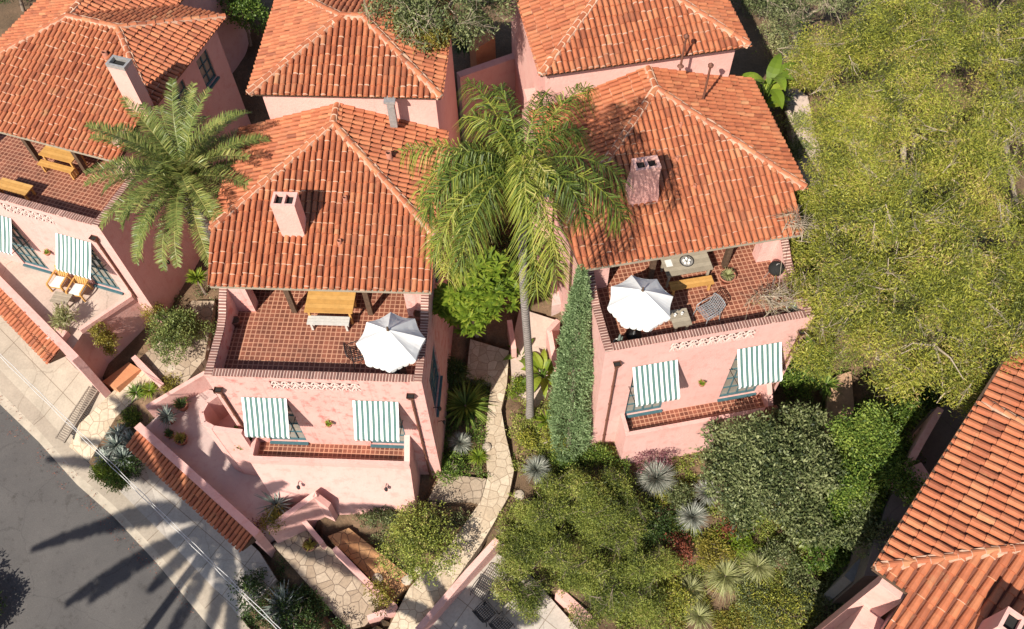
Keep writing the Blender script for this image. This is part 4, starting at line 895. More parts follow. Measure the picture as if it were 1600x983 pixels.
# --- the left house
def left_house():
    F = H1; x0, x1, zg, zc, zt, yp = -7.6, 0.0, -.4, 7.42, 6.7, 2.5
    t = thing('pink_house', 'pink house at the left edge, with two yellow benches and a table on its terrace', 'house', F.world(0, 0, 0), F.t, 'pink hillside houses')
    mb = MB(); wins = [(-5.8, -4.5, 2.84, 6.0), (-2.42, -1.12, 2.84, 6.0)]; lat = (-4.3, -2.1, 6.7, 7.2)
    wall_panel(mb, MF, x0, x1, zg, zc, .25, wins + [lat]); MR = lambda u, d, w_: (x1 - d, u, w_)
    sw_ = [(5.6, 6.6, 7.2, 8.6), (7.6, 8.4, 7.2, 8.6), (3.6, 4.4, 3.2, 4.8)]
    wall_panel(mb, MR, .25, yp, zg, zt, .25, []); seg_wall(mb, x1 - .25, x1, [(.25, zc), (yp, zc)], zt); wall_panel(mb, MR, yp, 9.3, zg, 9.15, .25, sw_)
    mb.box(x0, x1 - .25, 4.6, 4.8, zt, 9.1); mb.box(-.75, -.25, yp + .02, yp + .4, zt, 8.65); mb.box(x0 + .1, x0 + .7, yp, yp + .4, zt, 8.65); part('wall', mb, PINK, t)
    fl = MB(); fl.box(x0, x1 - .25, .25, 4.6, zt - .2, zt); part('terrace_floor', fl, FTILE, t)
    coping(t, [(x0, .125, zc + .015), (x1 - .26, .125, zc + .015)], seed=9); coping(t, [(x1 - .125, 0, zc + .015), (x1 - .125, yp + .3, zc + .015)], seed=10)
    lattice(t, *lat)
    for w_ in wins: window(t, MF, *w_, 5, 4)
    for h in sw_: window(t, MR, *h, 3, 2)
    awning(t, MF, -2.45, -.93, 6.16, 1.1, .86); awning(t, MF, -5.86, -4.34, 6.3, 1.1, .86); downpipe(t, MF, -.5, 6.66, 2.8)
    for x in (-4.75, -2.55):
        p = MB(); p.box(x - .085, x + .085, yp, yp + .17, zt, 8.495); part('post', p, WOOD_DARK, t)
    b = MB(); b.box(x0, -.2, yp - .02, yp + .2, 8.5, 8.66); part('beam', b, WOOD_DARK, t)
    ze, xa, xb, ya, yb = 9.4, -7.1, .5, 4.1, 9.5; h = (yb - ya) / 2; A, B = (-4.4, ya + h, ze + h * K), (xb - h, ya + h, ze + h * K)
    # the front slope carries on over the terrace; a wing runs back from the left end of the ridge
    ypo = 2.06; zpo = ze - (ya - ypo) * K
    sl = [([[(xa, ya, ze), (xb, ya, ze), B, A], [(xa, ypo, zpo), (.1, ypo, zpo), (.3, ya, ze), (xa, ya, ze)]], (1, 0, 0), (0, 1, K), (xa, ypo, zpo)),
          ([[(xb, ya, ze), (xb, yb, ze), B]], (0, 1, 0), (-1, 0, K), (xb, ya, ze)), ([[(xb, yb, ze), (-4.4 + .0, yb, ze), A, B]], (-1, 0, 0), (0, -1, K), (xb, yb, ze)),
          ([[(-4.4 - h, ya, ze), A, (-4.4, 14, A[2]), (-4.4 - h, 14, ze)]], (0, -1, 0), (1, 0, K), (-4.4 - h, 14, ze)), ([[A, (-4.4 + h, yb, ze), (-4.4 + h, 14, ze), (-4.4, 14, A[2])]], (0, 1, 0), (-1, 0, K), (-4.4 + h, yb, ze))]
    rid = [(A, B), ((xb, ya, ze), B), ((xb, yb, ze), B), ((-4.4 - h, ya, ze), A), (A, (-4.4, 14, A[2]))]
    ro = make_roof(t, sl, rid, 4); g = MB(); g.box(xa, .05, ypo - .03, ypo + .05, zpo - .15, zpo - .035); part('eave_board', g, WOOD_GREY, ro)
    wb = MB(); wb.box(-6.8, -2.0, 9.3, 13.8, 3, 9.2); part('wing_wall', wb, PINK, t)
    chimney(t, .14, 4.06, .72, .46, 8.9, 11.5, flues=1)
    roof_vent(t, -2.1, 5.6, zr(4.1, 9.4, 5.6), .25, .1)
    return t
h1 = left_house()
# --- the house at the lower right
def right_house():
    C = W(1368, 887, 8.0); F = Frame(C[:2], -42.0)
    t = thing('pink_house', 'pink house at the lower right corner, its tiled hip roof running out of the frame', 'house', (C[0], C[1], 0), F.t, 'pink hillside houses')
    ze, L = 8.0, 6.55; n = 7.0; K2 = .33
    sl = [([[(0, 0, ze), (n, n, ze + n * K), (n, L + .6 + n * .0 - .9, ze + n * K), (3.2, L - .75, ze + 3.2 * K), (0, L, ze)]], (0, -1, 0), (1, 0, K), (0, L, ze)),
          ([[(0, L + .1, ze - .12), (3.2, L - .65, ze - .12 + 3.2 * K), (8, L - .6, ze - .12 + 8 * K), (8, L + 6, ze - .12 + 8 * K), (0, L + 6, ze - .12)]], (0, -1, 0), (1, 0, K), (0, L, ze - .12)),
          ([[(0, 0, ze), (n, 0, ze), (n, n, ze + n * K)], [(.98, -1.7, ze - 1.7 * K), (n, -1.7, ze - 1.7 * K), (n, 0, ze), (.95, 0, ze)]], (1, 0, 0), (0, 1, K), (0, -1.7, ze - 1.7 * K))]
    sl[0] = ([[(0, 0, ze), (5.4, 5.4, ze + 5.4 * K), (3.2, L - .75, ze + 3.2 * K), (0, L, ze)]], (0, -1, 0), (1, 0, K), (0, L, ze))
    rid = [((0, 0, ze), (6.4, 6.4, ze + 6.4 * K)), ((0.05, L, ze), (3.2, L - .75, ze + 3.2 * K)), ((3.2, L - .75, ze + 3.2 * K), (5.5, 5.5, ze + 5.5 * K))]
    make_roof(t, sl, rid, 6, pitch=.275, course=.47)
    mb = MB(); mb.box(1.3, 9, .35, 12, -2.5, 7.7); mb.box(.3, 1.0, -.2, .347, -2.5, 7.75); mb.box(1.15, 9, -1.3, .34, -2.5, 7.2); mb.prism([(.5, -1.2), (1.14, -1.2), (1.14, -.203), (.5, -.203)], -2.5, 6.0); part('wall', mb, PINK_PALE, t)
    g = MB(); g.bar((-.06, -.05, ze - .02), (-.06, L + 5, ze - .02), .07, .1); g.bar((-.05, -.06, ze - .03), (.97, -.06, ze - .03), .07, .1); part('gutter', g, WOOD_DARK, t)
    p = F.loc(W(1558, 976, 8.9)); chimney(t, p[0] + .25, p[1] - .1, .8, .6, 7.6, 9.6)
    return t
h6 = right_house()

# ================================================================== GARDEN WALLS, PATIO
def wall_line(label, pts, th, zb, mats=PINK, name='garden_wall', group='pink garden walls', side=0):
    """free-standing stucco wall along surveyed points (px,py,ztop)"""
    P = [W(*p) for p in pts]; o = P[0].copy(); mb = MB()
    for i, (a, b) in enumerate(zip(P[:-1], P[1:])):
        d = b - a; d[2] = 0; L = np.linalg.norm(d); d /= L; s_ = np.array((-d[1], d[0], 0)); e = d * (th * .3 if i < len(P) - 2 else 0)
        a0, a1, b0, b1 = a - s_ * th * (.5 + side * .5), a + s_ * th * (.5 - side * .5), b + e - s_ * th * (.5 + side * .5), b + e + s_ * th * (.5 - side * .5)
        q = [(*(k[:2] - o[:2]), 0) for k in (a0, b0, b1, a1)]; dz = .004 * i
        mb.prism(q, [zb] * 4, [a[2] + dz, b[2] + dz, b[2] + dz, a[2] + dz])
    return solo(name, mb, mats, label, 'wall', (o[0], o[1], 0), 0, group)
def garage_wall(label, pa, pb, z, zb, ext, tile_from, tile_to, out, drop):
    a, b = W(*pa, z), W(*pb, z); d = b - a; d /= np.linalg.norm(d); nrm = np.array((d[1], -d[0], 0))     # towards the street
    if nrm @ np.array((-.6, -.8, 0)) < 0: nrm = -nrm
    a = a - d * ext; L = np.linalg.norm(b - a); t = thing('garage_wall', label, 'wall', (a[0], a[1], 0), math.atan2(d[1], d[0]), 'tile-topped street walls')
    sg = 1 if nrm @ np.array((-d[1], d[0], 0)) > 0 else -1
    mb = MB(); mb.box(0, L, -.15, .15, zb, z); part('wall', mb, PINK, t)
    t0, t1 = tile_from * L, tile_to * L; y0, y1 = sg * .16, sg * (.16 + out); z0, z1 = z - .1, z - .1 - drop
    poly = [(t0, y1, z1), (t1, y1, z1), (t1, y0, z0), (t0, y0, z0)]; V, F_, T = tile_slope([poly], (1, 0, 0), (0, -sg, drop / out), (t0, y1, z1), pitch=.2, course=.38, seed=int(abs(z) * 10))
    m2 = MB(); m2.v.extend(V); m2.f.extend(F_); m2.t.extend(T); m2.m.extend([0] * len(F_)); m2.sm.extend([False] * len(F_)); part('tile_coping', m2, TILE, t)
    ud = MB(); ud.add([(t0, y1, z1 - .03), (t1, y1, z1 - .03), (t1, y0, z0 - .03), (t0, y0, z0 - .03), (t0, y0, z1 - .25), (t1, y0, z1 - .25)], [(0, 1, 2, 3), (0, 4, 5, 1), (0, 3, 4), (1, 5, 2)]); part('eave', ud, WOOD_DARK, t)
    return t
garage_wall('tall pink street wall topped with orange tiles at the left edge', (0, 440), (118, 560), 3.1, -.6, 7.0, 0, .93, .62, .25)
garage_wall('pink street wall topped with tiles, half in palm shadow, below the potted plants', (214, 664), (402, 834), .75, -2.2, 0.0, .02, .985, .6, .25)
# raised patio in front of the left house
pt = MB(); a, b = H1.loc(W(0, 440, 3.1)), H1.loc(W(118, 560, 3.1)); d = (b - a)[:2] / np.linalg.norm((b - a)[:2])
e0, e1 = b[:2] - d * .75, a[:2] - d * 6.0; e0 = e0 + np.array((-d[1], d[0])) * .153; e1 = e1 + np.array((-d[1], d[0])) * .153
pt.prism([(-7.6, -.003), (e1[0], e1[1]), (e0[0], e0[1]), (-1.62, -2.12), (-.62, -.003)], -.7, 2.74)
pt.f  # side faces pink, top face concrete
pt.m[0] = 1
o = kind(link('patio', pt.mesh('patio', [PINK, CONC_P])), 'structure'); o.location = (H1.O[0], H1.O[1], 0); o.rotation_euler = (0, 0, H1.t)
lw = MB(); lw.bar((-.62, -.09, 2.86), (-1.66, -2.12, 2.86), .16, .24); lw.box(-.02 - 2.6, -2.0, -2.9, -2.35, 2.74, 3.05)
solo('garden_wall', lw, PINK_PALE, 'low pink kerb wall along the right edge of the raised patio with lounge chairs', 'wall', (H1.O[0], H1.O[1], 0), H1.t, 'pink garden walls')
wall_line('pink wall beside the cream flagstone steps, left of the round shrub', [(208, 557, 1.15), (253, 602, .75)], .2, -.4)
wall_line('pink wall behind the clay pots, running up to the middle house corner', [(228, 636, .75), (320, 582, 1.1)], .18, -.5)
wall_line('peaked pink wall beside the potted aloe at the foot of the middle house', [(418, 826, .35), (491, 772, 1.5), (515, 790, .9)], .22, -1.6)
wall_line('short pink stub wall left of the orange flagstone path', [(468, 806, -.1), (503, 848, -.35)], .17, -1.6)
wall_line('long pink wall between the grey and the orange flagstone paths', [(522, 856, -.25), (594, 930, -.55), (617, 948, -.6)], .2, -2.0)
wall_line('pink end wall at the foot of the flagstone paths', [(574, 966, -1.0), (616, 950, -.75)], .2, -2.2)
wall_line('pink wall between the cream flagstone path and the grey patio', [(777, 843, -.2), (730, 895, -.5), (652, 985, -.85)], .24, -2.4)
wall_line('broken pink wall half hidden in wispy shrubs at the bottom edge', [(872, 922, -.7), (922, 968, -.9)], .3, -2.4, PINK_PALE)
wall_line('pink wall end beside the beige walkway, left of the tall palm trunk', [(796, 500, 2.0), (803, 545, 1.7)], .2, .2)
wall_line('stepped pink wall between the tall palm trunk and the cypress', [(872, 500, 2.3), (858, 515, 2.3), (866, 560, 1.6), (876, 610, .9)], .2, 0)
wall_line('tall pink wall above the cypress tip beside the right house', [(866, 425, 3.4), (893, 395, 3.6), (902, 350, 3.8)], .3, .5)
wall_line('pink wall in the dark gap behind the tall palm crown', [(716, 117, 7.0), (806, 86, 7.0)], .35, 3)
wall_line('orange-lit wall in the dark gap at the top centre', [(738, 70, 7.2), (768, 52, 7.4)], .6, 4, OCHRE)  # ochre colour puts the orange light into the stucco of this wall
wall_line('low pink wall beside the dark side yard of the lower right house', [(1470, 638, 4.3), (1440, 690, 4.3), (1418, 730, 4.2)], .22, 2.2)
wall_line('flat pink wall top in the shade beside the lower right roof', [(1425, 748, 4.3), (1450, 738, 4.3)], .75, 2.2)
wall_line('grey block wall tucked under the corner of the lower right roof', [(1325, 905, 2.0), (1348, 878, 2.0)], .3, -2, mat_plain('grey_block', (.2, .19, .18), .9))
# landing steps and drain
st = MB(); pq = [W(*p)[:2] for p in ((164, 602, .2), (201, 566, .5), (219, 577, .5), (186, 612, .2))]; c0 = pq[0].copy(); st.prism([tuple(p - c0) for p in pq], -.5, .5)
solo('landing_step', st, OCHRE, 'ochre landing step at the top of the cream flagstones', 'step', (c0[0], c0[1], 0))
dr = MB(); a, b = W(153, 610, .16), W(100, 692, -.4); d = b - a; L = np.linalg.norm(d); d /= L; s_ = np.array((-d[1], d[0], 0)); s_ /= np.linalg.norm(s_)
if s_[0] > 0: s_ = -s_
for k in range(26):
    c = d * L * (k + .5) / 26; dr.bar(c, c + s_ * .42 + np.array((0, 0, .015)), .05, .05)
dr.bar((0, 0, 0), d * L, .05, .07); dr.bar(s_ * .45, d * L + s_ * .45, .04, .06)
solo('drain_grate', dr, mat_plain('worn_grate', (.22, .18, .14), .8), 'barred drain grate across the pavement beside the cream flagstones', 'drain', a)
for k in range(3):
    p = G(*((345, 965), (360, 950), (1290, 300))[k])
# rocks along the paths
RK = [(812, 775), (826, 790), (905, 770), (1298, 775), (760, 700), (635, 905), (590, 905), (655, 890), (850, 690), (1150, 840), (1185, 862), (1290, 300), (1275, 255), (270, 575), (320, 545)]
rwords = ['pale rock beside the flagstone path bend', 'second pale rock right of the path bend', 'flat stone among the wispy shrubs', 'stone in the gap between the two leafy trees', 'small stone on the bed by the silver rosette', 'stone at the end of the orange path', 'stone on the pink wall side of the orange path', 'stone under the yellow-green bush', 'stone at the cypress foot', 'grey boulder left of the shaded rockery', 'grey boulder in the shaded rockery', 'pale boulder at the right house corner', 'pale boulder by the banana leaves', 'stone at the foot of the round shrub', 'stone behind the round shrub']
for (px, py), lab in zip(RK, rwords):
    p = G(px, py); r = np.random.default_rng(px * 7 + py); bm = bmesh.new(); bmesh.ops.create_icosphere(bm, subdivisions=2, radius=.15 + .12 * r.random())
    for v in bm.verts:
        v.co *= 1 + .35 * mnoise.noise(v.co * 3 + Vector((px, py, 0))); v.co.z *= .45
    me = bpy.data.meshes.new('rock'); bm.to_mesh(me); bm.free(); finish(me, mat_plain('rock', (.42, .35, .27), .95, 0, .3, 6) if 'rock' not in MATS else MATS['rock'])
    o = link('rock', me); o.location = (p[0], p[1], p[2] + .05); tag(o, lab, 'rock', 'garden rocks')

# ================================================================== FURNITURE
def umbrella(F, px, py, label, rot=0.2):
    c = F.fl(px, py, 8.75); p = F.world(c[0], c[1], 6.7); t = thing('patio_umbrella', label, 'umbrella', p, F.t + rot, 'white patio umbrellas')
    mb = MB(); n = 8; R, za, zr_ = 1.06, 2.62, 1.98; ns, nw = 6, 6
    def pt(k, s_, w_):
        a0, a1 = 2 * PI * k / n, 2 * PI * (k + 1) / n; A = np.array((math.cos(a0), math.sin(a0))) * R * s_; B = np.array((math.cos(a1), math.sin(a1))) * R * s_
        q = A * (1 - w_) + B * w_; sag = .075 * math.sin(PI * w_) * s_ * (1.1 - .5 * s_); q = q * (1 - .05 * math.sin(PI * w_) * s_)
        wr = .022 * mnoise.noise((q[0] * 5 + px, q[1] * 5, 0)) * s_ * math.sin(PI * w_)
        return (q[0], q[1], za - (za - zr_) * s_ ** 1.12 - sag + wr)
    for k in range(n):
        for i in range(ns):
            for j in range(nw):
                s0, s1, w0, w1 = max(.02, i / ns), (i + 1) / ns, j / nw, (j + 1) / nw
                mb.quad(pt(k, s0, w0), pt(k, s1, w0), pt(k, s1, w1), pt(k, s0, w1))
        for j in range(4):
            A, B = pt(k, 1, j / 4), pt(k, 1, (j + 1) / 4); M_ = [(A[0] * .9 + B[0] * .1) * 1.0, (A[1] * .9 + B[1] * .1), A[2] - .1], [(A[0] * .1 + B[0] * .9), (A[1] * .1 + B[1] * .9), B[2] - .1]
            C = ((A[0] + B[0]) / 2, (A[1] + B[1]) / 2, (A[2] + B[2]) / 2 - .14); mb.add([A, B, M_[1], C, M_[0]], [(0, 1, 2, 3, 4)])
    part('canopy', mb, CANVAS, t)
    q = MB(); q.tube([(0, 0, 0), (0, 0, 2.66)], .024, 8); q.lathe([(0, .12), (.035, .08), (.02, .0), (.05, -.05), (.05, -.08)], (0, 0, 2.68), 10); part('pole', q, WOOD_DARK, t)
    for k in range(n):
        r = MB(); A = pt(k, 1, 0); r.tube([(0, 0, za - .05), (A[0], A[1], A[2] - .03)], .011, 4); part('rib', r, WOOD_DARK, t)
    b = MB(); b.lathe([(.26, 0), (.26, .06), (.06, .1), (.04, .3), (0, .3)], n=16); part('base', b, IRON, t)
    return t
umbrella(H2, 610, 531, 'white scalloped umbrella over the terrace of the middle house', .12)
umbrella(H4, 1001, 470, 'white scalloped umbrella over the terrace of the right house, by the iron-topped table', .0)
def plank_table(F, cx, cy, z, lx, ly, h, mat, label, name='dining_table', cat='table', n=5, rz=0.0, group=None, legw=.07):
    p = F.world(cx, cy, z); t = thing(name, label, cat, p, F.t + rz, group); mb = MB(); st = ly / n
    for i in range(n): mb.box(-lx / 2, lx / 2, -ly / 2 + st * i + .004, -ly / 2 + st * (i + 1) - .004, h - .045, h, 0, .3 + .1 * ((i * 3) % 5))
    part('tabletop' if 'table' in name else 'seat', mb, mat, t)
    for sx in (-1, 1):
        for sy in (-1, 1):
            l = MB(); x, y = sx * (lx / 2 - .12), sy * (ly / 2 - .08); l.box(x - legw / 2, x + legw / 2, y - legw / 2, y + legw / 2, 0, h - .048); part('leg', l, mat, t)
    f = MB(); f.box(-lx / 2 + .16, lx / 2 - .16, -ly / 2 + .07, -ly / 2 + .1, h - .13, h - .05); f.box(-lx / 2 + .16, lx / 2 - .16, ly / 2 - .1, ly / 2 - .07, h - .13, h - .05); part('apron', f, mat, t)
    return t
plank_table(H2, 3.53, 2.9, 6.7, 1.6, .86, .75, TEAK, 'golden timber table with white bench in front, on the middle terrace', rz=0)
bt = plank_table(H2, 3.5, 2.36, 6.7, 1.4, .34, .45, BENCHW, 'white topped bench in front of the golden table on the middle terrace', 'garden_bench', 'bench', 3)
plank_table(H4, 3.55, 2.85, 6.7, 1.62, .84, .75, WOOD_GREY, 'weathered grey table with a round tray, on the right terrace')
plank_table(H4, 3.58, 2.22, 6.7, 1.5, .36, .45, TEAK, 'yellow bench beside the weathered grey table on the right terrace', 'garden_bench', 'bench', 3)
plank_table(H4, 2.78, .92, 6.7, .62, .66, .5, WOOD_GREY, 'small square weathered table with glasses, beside the right umbrella', 'side_table', 'table', 4)
plank_table(H1, -3.42, 2.66, 6.7, 1.45, .7, .75, TEAK, 'yellow table under the tiled eave of the left house')
plank_table(H1, -3.45, 2.2, 6.7, 1.5, .28, .45, TEAK, 'narrow yellow bench in front of the table on the left terrace', 'garden_bench', 'bench', 3)
plank_table(H1, -4.35, .85, 6.7, 1.35, .52, .45, TEAK, 'wide yellow bench alone behind the lattice parapet of the left house', 'garden_bench', 'bench', 4)
# tray and papers on the grey table
p = H4.world(3.56, 2.9, 7.452); t = thing('round_tray', 'round iron tray lying on the weathered grey table', 'tray', p, .3)
mb = MB(); mb.tube([(.23 * math.cos(a), .23 * math.sin(a), .04) for a in np.linspace(0, 2 * PI, 25)], .016, 6, cap=False); part('rim', mb, IRON, t)
mb = MB(); mb.disc((0, 0, .006), .22, 24); part('plate', mb, PALE_METAL, t)
mb = MB()
for k in range(5): mb.lathe([(.045, 0), (.05, .05), (.03, .09), (0, .1)], (.1 * math.cos(k * 1.26), .1 * math.sin(k * 1.26), .01), 8)
part('candle', mb, CUSHION, t)
mb = MB(); mb.box(-.11, .11, -.14, .14, 0, .012); solo('menu_card', mb, CUSHION, 'pale card lying at the left end of the grey table', 'card', H4.world(2.95, 2.95, 7.452), H4.t)
for k, (x, y) in enumerate(((2.62, 1.0), (2.86, 1.02))):
    mb = MB(); mb.lathe([(.0, .004), (.04, 0), (.045, .11), (.04, .11), (.035, .02)], n=10); o = solo('drinking_glass', mb, CUSHION, ['left pale tumbler on the small weathered table', 'right pale tumbler on the small weathered table'][k], 'glass', H4.world(x, y, 7.202), 0, 'tumblers on the small table')
def iron_chair(loc, rz, mat, label, group=None):
    t = thing('patio_chair', label, 'chair', loc, rz, group); w_, d, h = .28, .27, .44
    s_ = MB()
    for k in range(9):
        x = -w_ + 2 * w_ * k / 8; s_.box(x - .014, x + .014, -d, d, h, h + .012)
    for k in range(7):
        y = -d + 2 * d * k / 6; s_.box(-w_, w_, y - .012, y + .012, h + .0125, h + .022)
    part('seat', s_, mat, t); b = MB(); lean = .16
    for k in range(9):
        x = -w_ + 2 * w_ * k / 8; top = .9 - .1 * abs(k - 4) / 4; b.bar((x, d, h + .02), (x, d + lean * (top - h) / .46, top), .02, .012)
    for k in range(5):
        z = h + .1 + .08 * k; b.bar((-w_, d + lean * (z - h) / .46 - .014, z), (w_, d + lean * (z - h) / .46 - .014, z), .014, .014)
    b.tube([(-w_ * math.cos(a), d + lean * ((.8 + .1 * math.sin(a)) - h) / .46, .8 + .1 * math.sin(a)) for a in np.linspace(0, PI, 9)], .018, 6); part('backrest', b, mat, t)
    for sx in (-1, 1):
        a = MB(); a.tube([(sx * w_, d + .05, h + .24), (sx * (w_ + .03), 0, h + .24), (sx * (w_ + .02), -d, h + .2), (sx * w_, -d, h)], .016, 6); part('armrest', a, mat, t)
        for sy in (-1, 1): l = MB(); l.tube([(sx * w_, sy * d, h), (sx * (w_ + .04), sy * (d + .04), 0)], .016, 6); part('leg', l, mat, t)
    return t
iron_chair(H2.world(*H2.fl(563, 552, 7.1)[:2], 6.7), H2.t + 1.9, IRON, 'dark iron chair half under the middle umbrella')
iron_chair(H4.world(3.78, 1.02, 6.7), H4.t - 1.2, IRON_GREY, 'pale grey lattice iron chair on the right terrace')
for k, (px, py, rz) in enumerate(((760, 955, 2.3), (785, 975, 2.3), (752, 922, -.6))):
    p = W(px, py, -1.05); iron_chair((p[0], p[1], -1.52), rz, IRON, ['black iron lattice chair at the near end of the grey patio', 'black iron lattice chair nearest the shrubs on the grey patio', 'black iron chair turned towards the pink wall on the grey patio'][k], 'black iron chairs on the grey patio')
p = W(790, 935, -.9); t = thing('patio_table', 'black iron framed table between the chairs on the grey patio', 'table', (p[0], p[1], -1.5), .7)
mb = MB(); fr = [(-.6, -.45), (.6, -.45), (.6, .45), (-.6, .45)]
for a, b in zip(fr, fr[1:] + fr[:1]): mb.bar((*a, .72), (*b, .72), .03, .03)
mb.bar((-.6, 0, .72), (.6, 0, .72), .025, .025); mb.bar((0, -.45, .715), (0, .45, .715), .025, .025); part('frame', mb, IRON, t)
for a in fr: l = MB(); l.tube([(*a, .71), (a[0] * 1.05, a[1] * 1.05, 0)], .016, 6); part('leg', l, IRON, t)
mb = MB(); mb.box(-.28, .28, -.2, .2, .735, .742); part('tabletop', mb, BLACK, t)
def lounge_chair(loc, rz, label):
    t = thing('lounge_chair', label, 'chair', loc, rz, 'timber lounge chairs'); w_, d = .3, .3
    for x in (-w_, w_):
        f = MB(); f.box(x - .03, x + .03, -d, d + .1, .5, .54); part('armrest', f, TEAK, t)
    s_ = MB()
    for k in range(6): y = -d + 2 * d * (k + .5) / 6; s_.box(-w_ + .03, w_ - .03, y - .04, y + .04, .28, .31)
    part('seat', s_, TEAK, t); c = MB(); c.obox((0, -.02, .36), (.24, 0, 0), (0, .25, -.02), (0, 0, .05)); part('cushion', c, CUSHION, t); b = MB()
    for k in range(6): x = -w_ + .06 + (2 * w_ - .12) * k / 5; b.bar((x, d, .3), (x, d + .24, .82), .07, .025)
    b.bar((-w_, d + .25, .84), (w_, d + .25, .84), .05, .05); part('backrest', b, TEAK, t)
    for sx in (-1, 1):
        for sy in (-1, 1): l = MB(); l.box(sx * w_ - .03, sx * w_ + .03, sy * d - .03, sy * d + .03, 0, .498); part('leg', l, TEAK, t)
for k, (px, py) in enumerate(((92, 440), (122, 452))):
    q = H1.fl(px, py, 3.1); lounge_chair(H1.world(q[0], q[1], 2.742), H1.t + .12, ['timber lounge chair with white cushion, farther from the window with the awning', 'timber lounge chair with white cushion, nearest the teal window frame'][k])
q = H1.fl(96, 466, 3.1); plank_table(H1, q[0], q[1], 2.742, .75, .5, .4, WOOD_GREY, 'low slatted coffee table in front of the two lounge chairs', 'coffee_table', 'table', 5, rz=.1)
def pot(loc, r, h, mat, label, plant=None, name='plant_pot', group='pots on the terraces'):
    t = thing(name, label, 'pot', loc, 0, group); mb = MB(); mb.lathe([(0, .01), (r * .68, 0), (r * .95, h * .85), (r * 1.08, h * .86), (r * 1.08, h), (r * .92, h), (r * .9, h * .88)], n=18); part('pot', mb, mat, t)
    s_ = MB(); s_.disc((0, 0, h * .88), r * .9, 16); part('soil', s_, SOIL, t); return t
def in_pot(t, r, h, mat, n, Wd, up=.9, droop=.05):
    V, T = rosette_blades(n, r, Wd, up, droop, (0, 0, h), seed=n); link('plant', quads_mesh('plant', V, mat, T), t)
q = H2.fl(367, 500, 7.0); pot(H2.world(q[0], q[1], 6.7), .15, .3, CLAY_DARK, 'empty dark pot by the left parapet of the middle terrace')
q = H2.fl(656, 495, 6.9); pot(H2.world(q[0], q[1], 6.7), .19, .42, CLAY_DARK, 'tall dark pot by the right parapet of the middle terrace')
q = H4.fl(1137, 430, 7.0); t = pot(H4.world(q[0], q[1], 6.7), .27, .3, CLAY, 'wide clay bowl of dry plants at the post foot on the right terrace'); in_pot(t, .3, .3, L_STRAW, 130, .02)
q = H4.fl(966, 533, 7.2); t = pot(H4.world(q[0], q[1], 6.7), .16, .4, WHITE_POT, 'pot with a pale cactus at the left corner of the right terrace')
mb = MB(); mb.tube([(0, 0, .3), (.02, 0, .6), (.03, .02, .85)], [.05, .06, .03], 8); mb.tube([(.02, 0, .5), (.1, 0, .58), (.11, 0, .75)], [.03, .035, .02], 7); part('cactus', mb, L_BLUE, t)
q = H4.fl(1243, 482, 7.0); t = pot(H4.world(min(q[0], 6.6), max(q[1], .45), 6.7), .2, .34, WHITE_POT, 'pale pot with a leggy plant at the right corner of the right terrace'); in_pot(t, .4, .34, L_BLUE, 40, .03)
q = H4.fl(1213, 412, 7.6); g = thing('kettle_grill', 'round black kettle grill by the pier of the right terrace', 'grill', H4.world(q[0], q[1] - .1, 6.7), .4)
mb = MB(); mb.lathe([(0, .5), (.15, .53), (.24, .64), (.26, .74)], n=18); part('bowl', mb, IRON, g); mb = MB(); mb.lathe([(.27, .745), (.25, .86), (.14, .95), (0, .97)], n=18); part('lid', mb, BLACK, g)
mb = MB(); mb.tube([(-.06, 0, .98), (-.05, 0, 1.02), (.05, 0, 1.02), (.06, 0, .98)], .012, 6); part('lid_handle', mb, PALE_METAL, g); 
for k in range(3): l = MB(); a = k * 2.1; l.tube([(.15 * math.cos(a), .15 * math.sin(a), .58), (.27 * math.cos(a), .27 * math.sin(a), 0)], .013, 6); part('leg', l, PALE_METAL, g)
mb = MB(); mb.tube([(.24 * math.cos(a), .24 * math.sin(a), .72) for a in (2.7, 2.9, 3.3, 3.5)], .012, 5); part('side_handle', mb, WOOD_DARK, g)
# clay pots with plants on the pink side patio
for k, (px, py, r, h, m_, n, L, lab) in enumerate(((283, 632, .24, .36, L_DARK, 60, .42, 'clay pot with dark green rosette at the house end of the pink patio'), (262, 652, .27, .4, L_BLUE, 110, .55, 'clay pot with large blue-green rosette behind the tile-topped wall'), (263, 676, .17, .24, L_DARK, 40, .3, 'smallest clay pot, behind the big blue-green one on the pink patio'), (282, 685, .24, .32, L_GOLD, 50, .35, 'clay pot with yellowish rosette, nearest the sunny strip of the pink patio'))):
    p = W(px, py, .35); t = pot((p[0], p[1], .02), r, h, CLAY, lab, group='clay pots on the pink patio'); in_pot(t, L, h, m_, n, .035)
p = W(433, 790, .25); t = pot((p[0], p[1], .02), .2, .3, CLAY, 'clay pot with a spiky grey aloe beside the peaked pink wall', group='clay pots on the pink patio'); in_pot(t, .95, .35, L_BLUE, 46, .06, .97, .12)
p = W(484, 852, -.8); t = pot((p[0], p[1], -1.05), .24, .3, CLAY_DARK, 'dark pot with a golden rosette on the grey flagstones', group='clay pots on the pink patio'); in_pot(t, .32, .3, L_GOLD, 60, .04)
wall_pot(H2, 3.4, 4.45, 'wall planter of succulents between the two awnings of the middle house')
wall_pot(H4, 3.73, 4.2, 'wall planter of succulents between the two awnings of the right house')
wall_pot(H1, -3.6, 4.6, 'wall planter of succulents between the two awnings of the left house')
def wall_lamp(F, x, y, z, nx, ny, label):
    p = F.world(x, y, z); t = thing('wall_lamp', label, 'lamp', p, F.t, 'iron wall lamps'); mb = MB(); mb.tube([(0, 0, 0), (nx * .12, ny * .12, .06), (nx * .22, ny * .22, 0)], .016, 6); part('bracket', mb, IRON, t)
    l = MB(); l.lathe([(0, .06), (.07, 0), (.055, -.14), (0, -.14)], (nx * .22, ny * .22, 0), 8); part('shade', l, IRON, t)
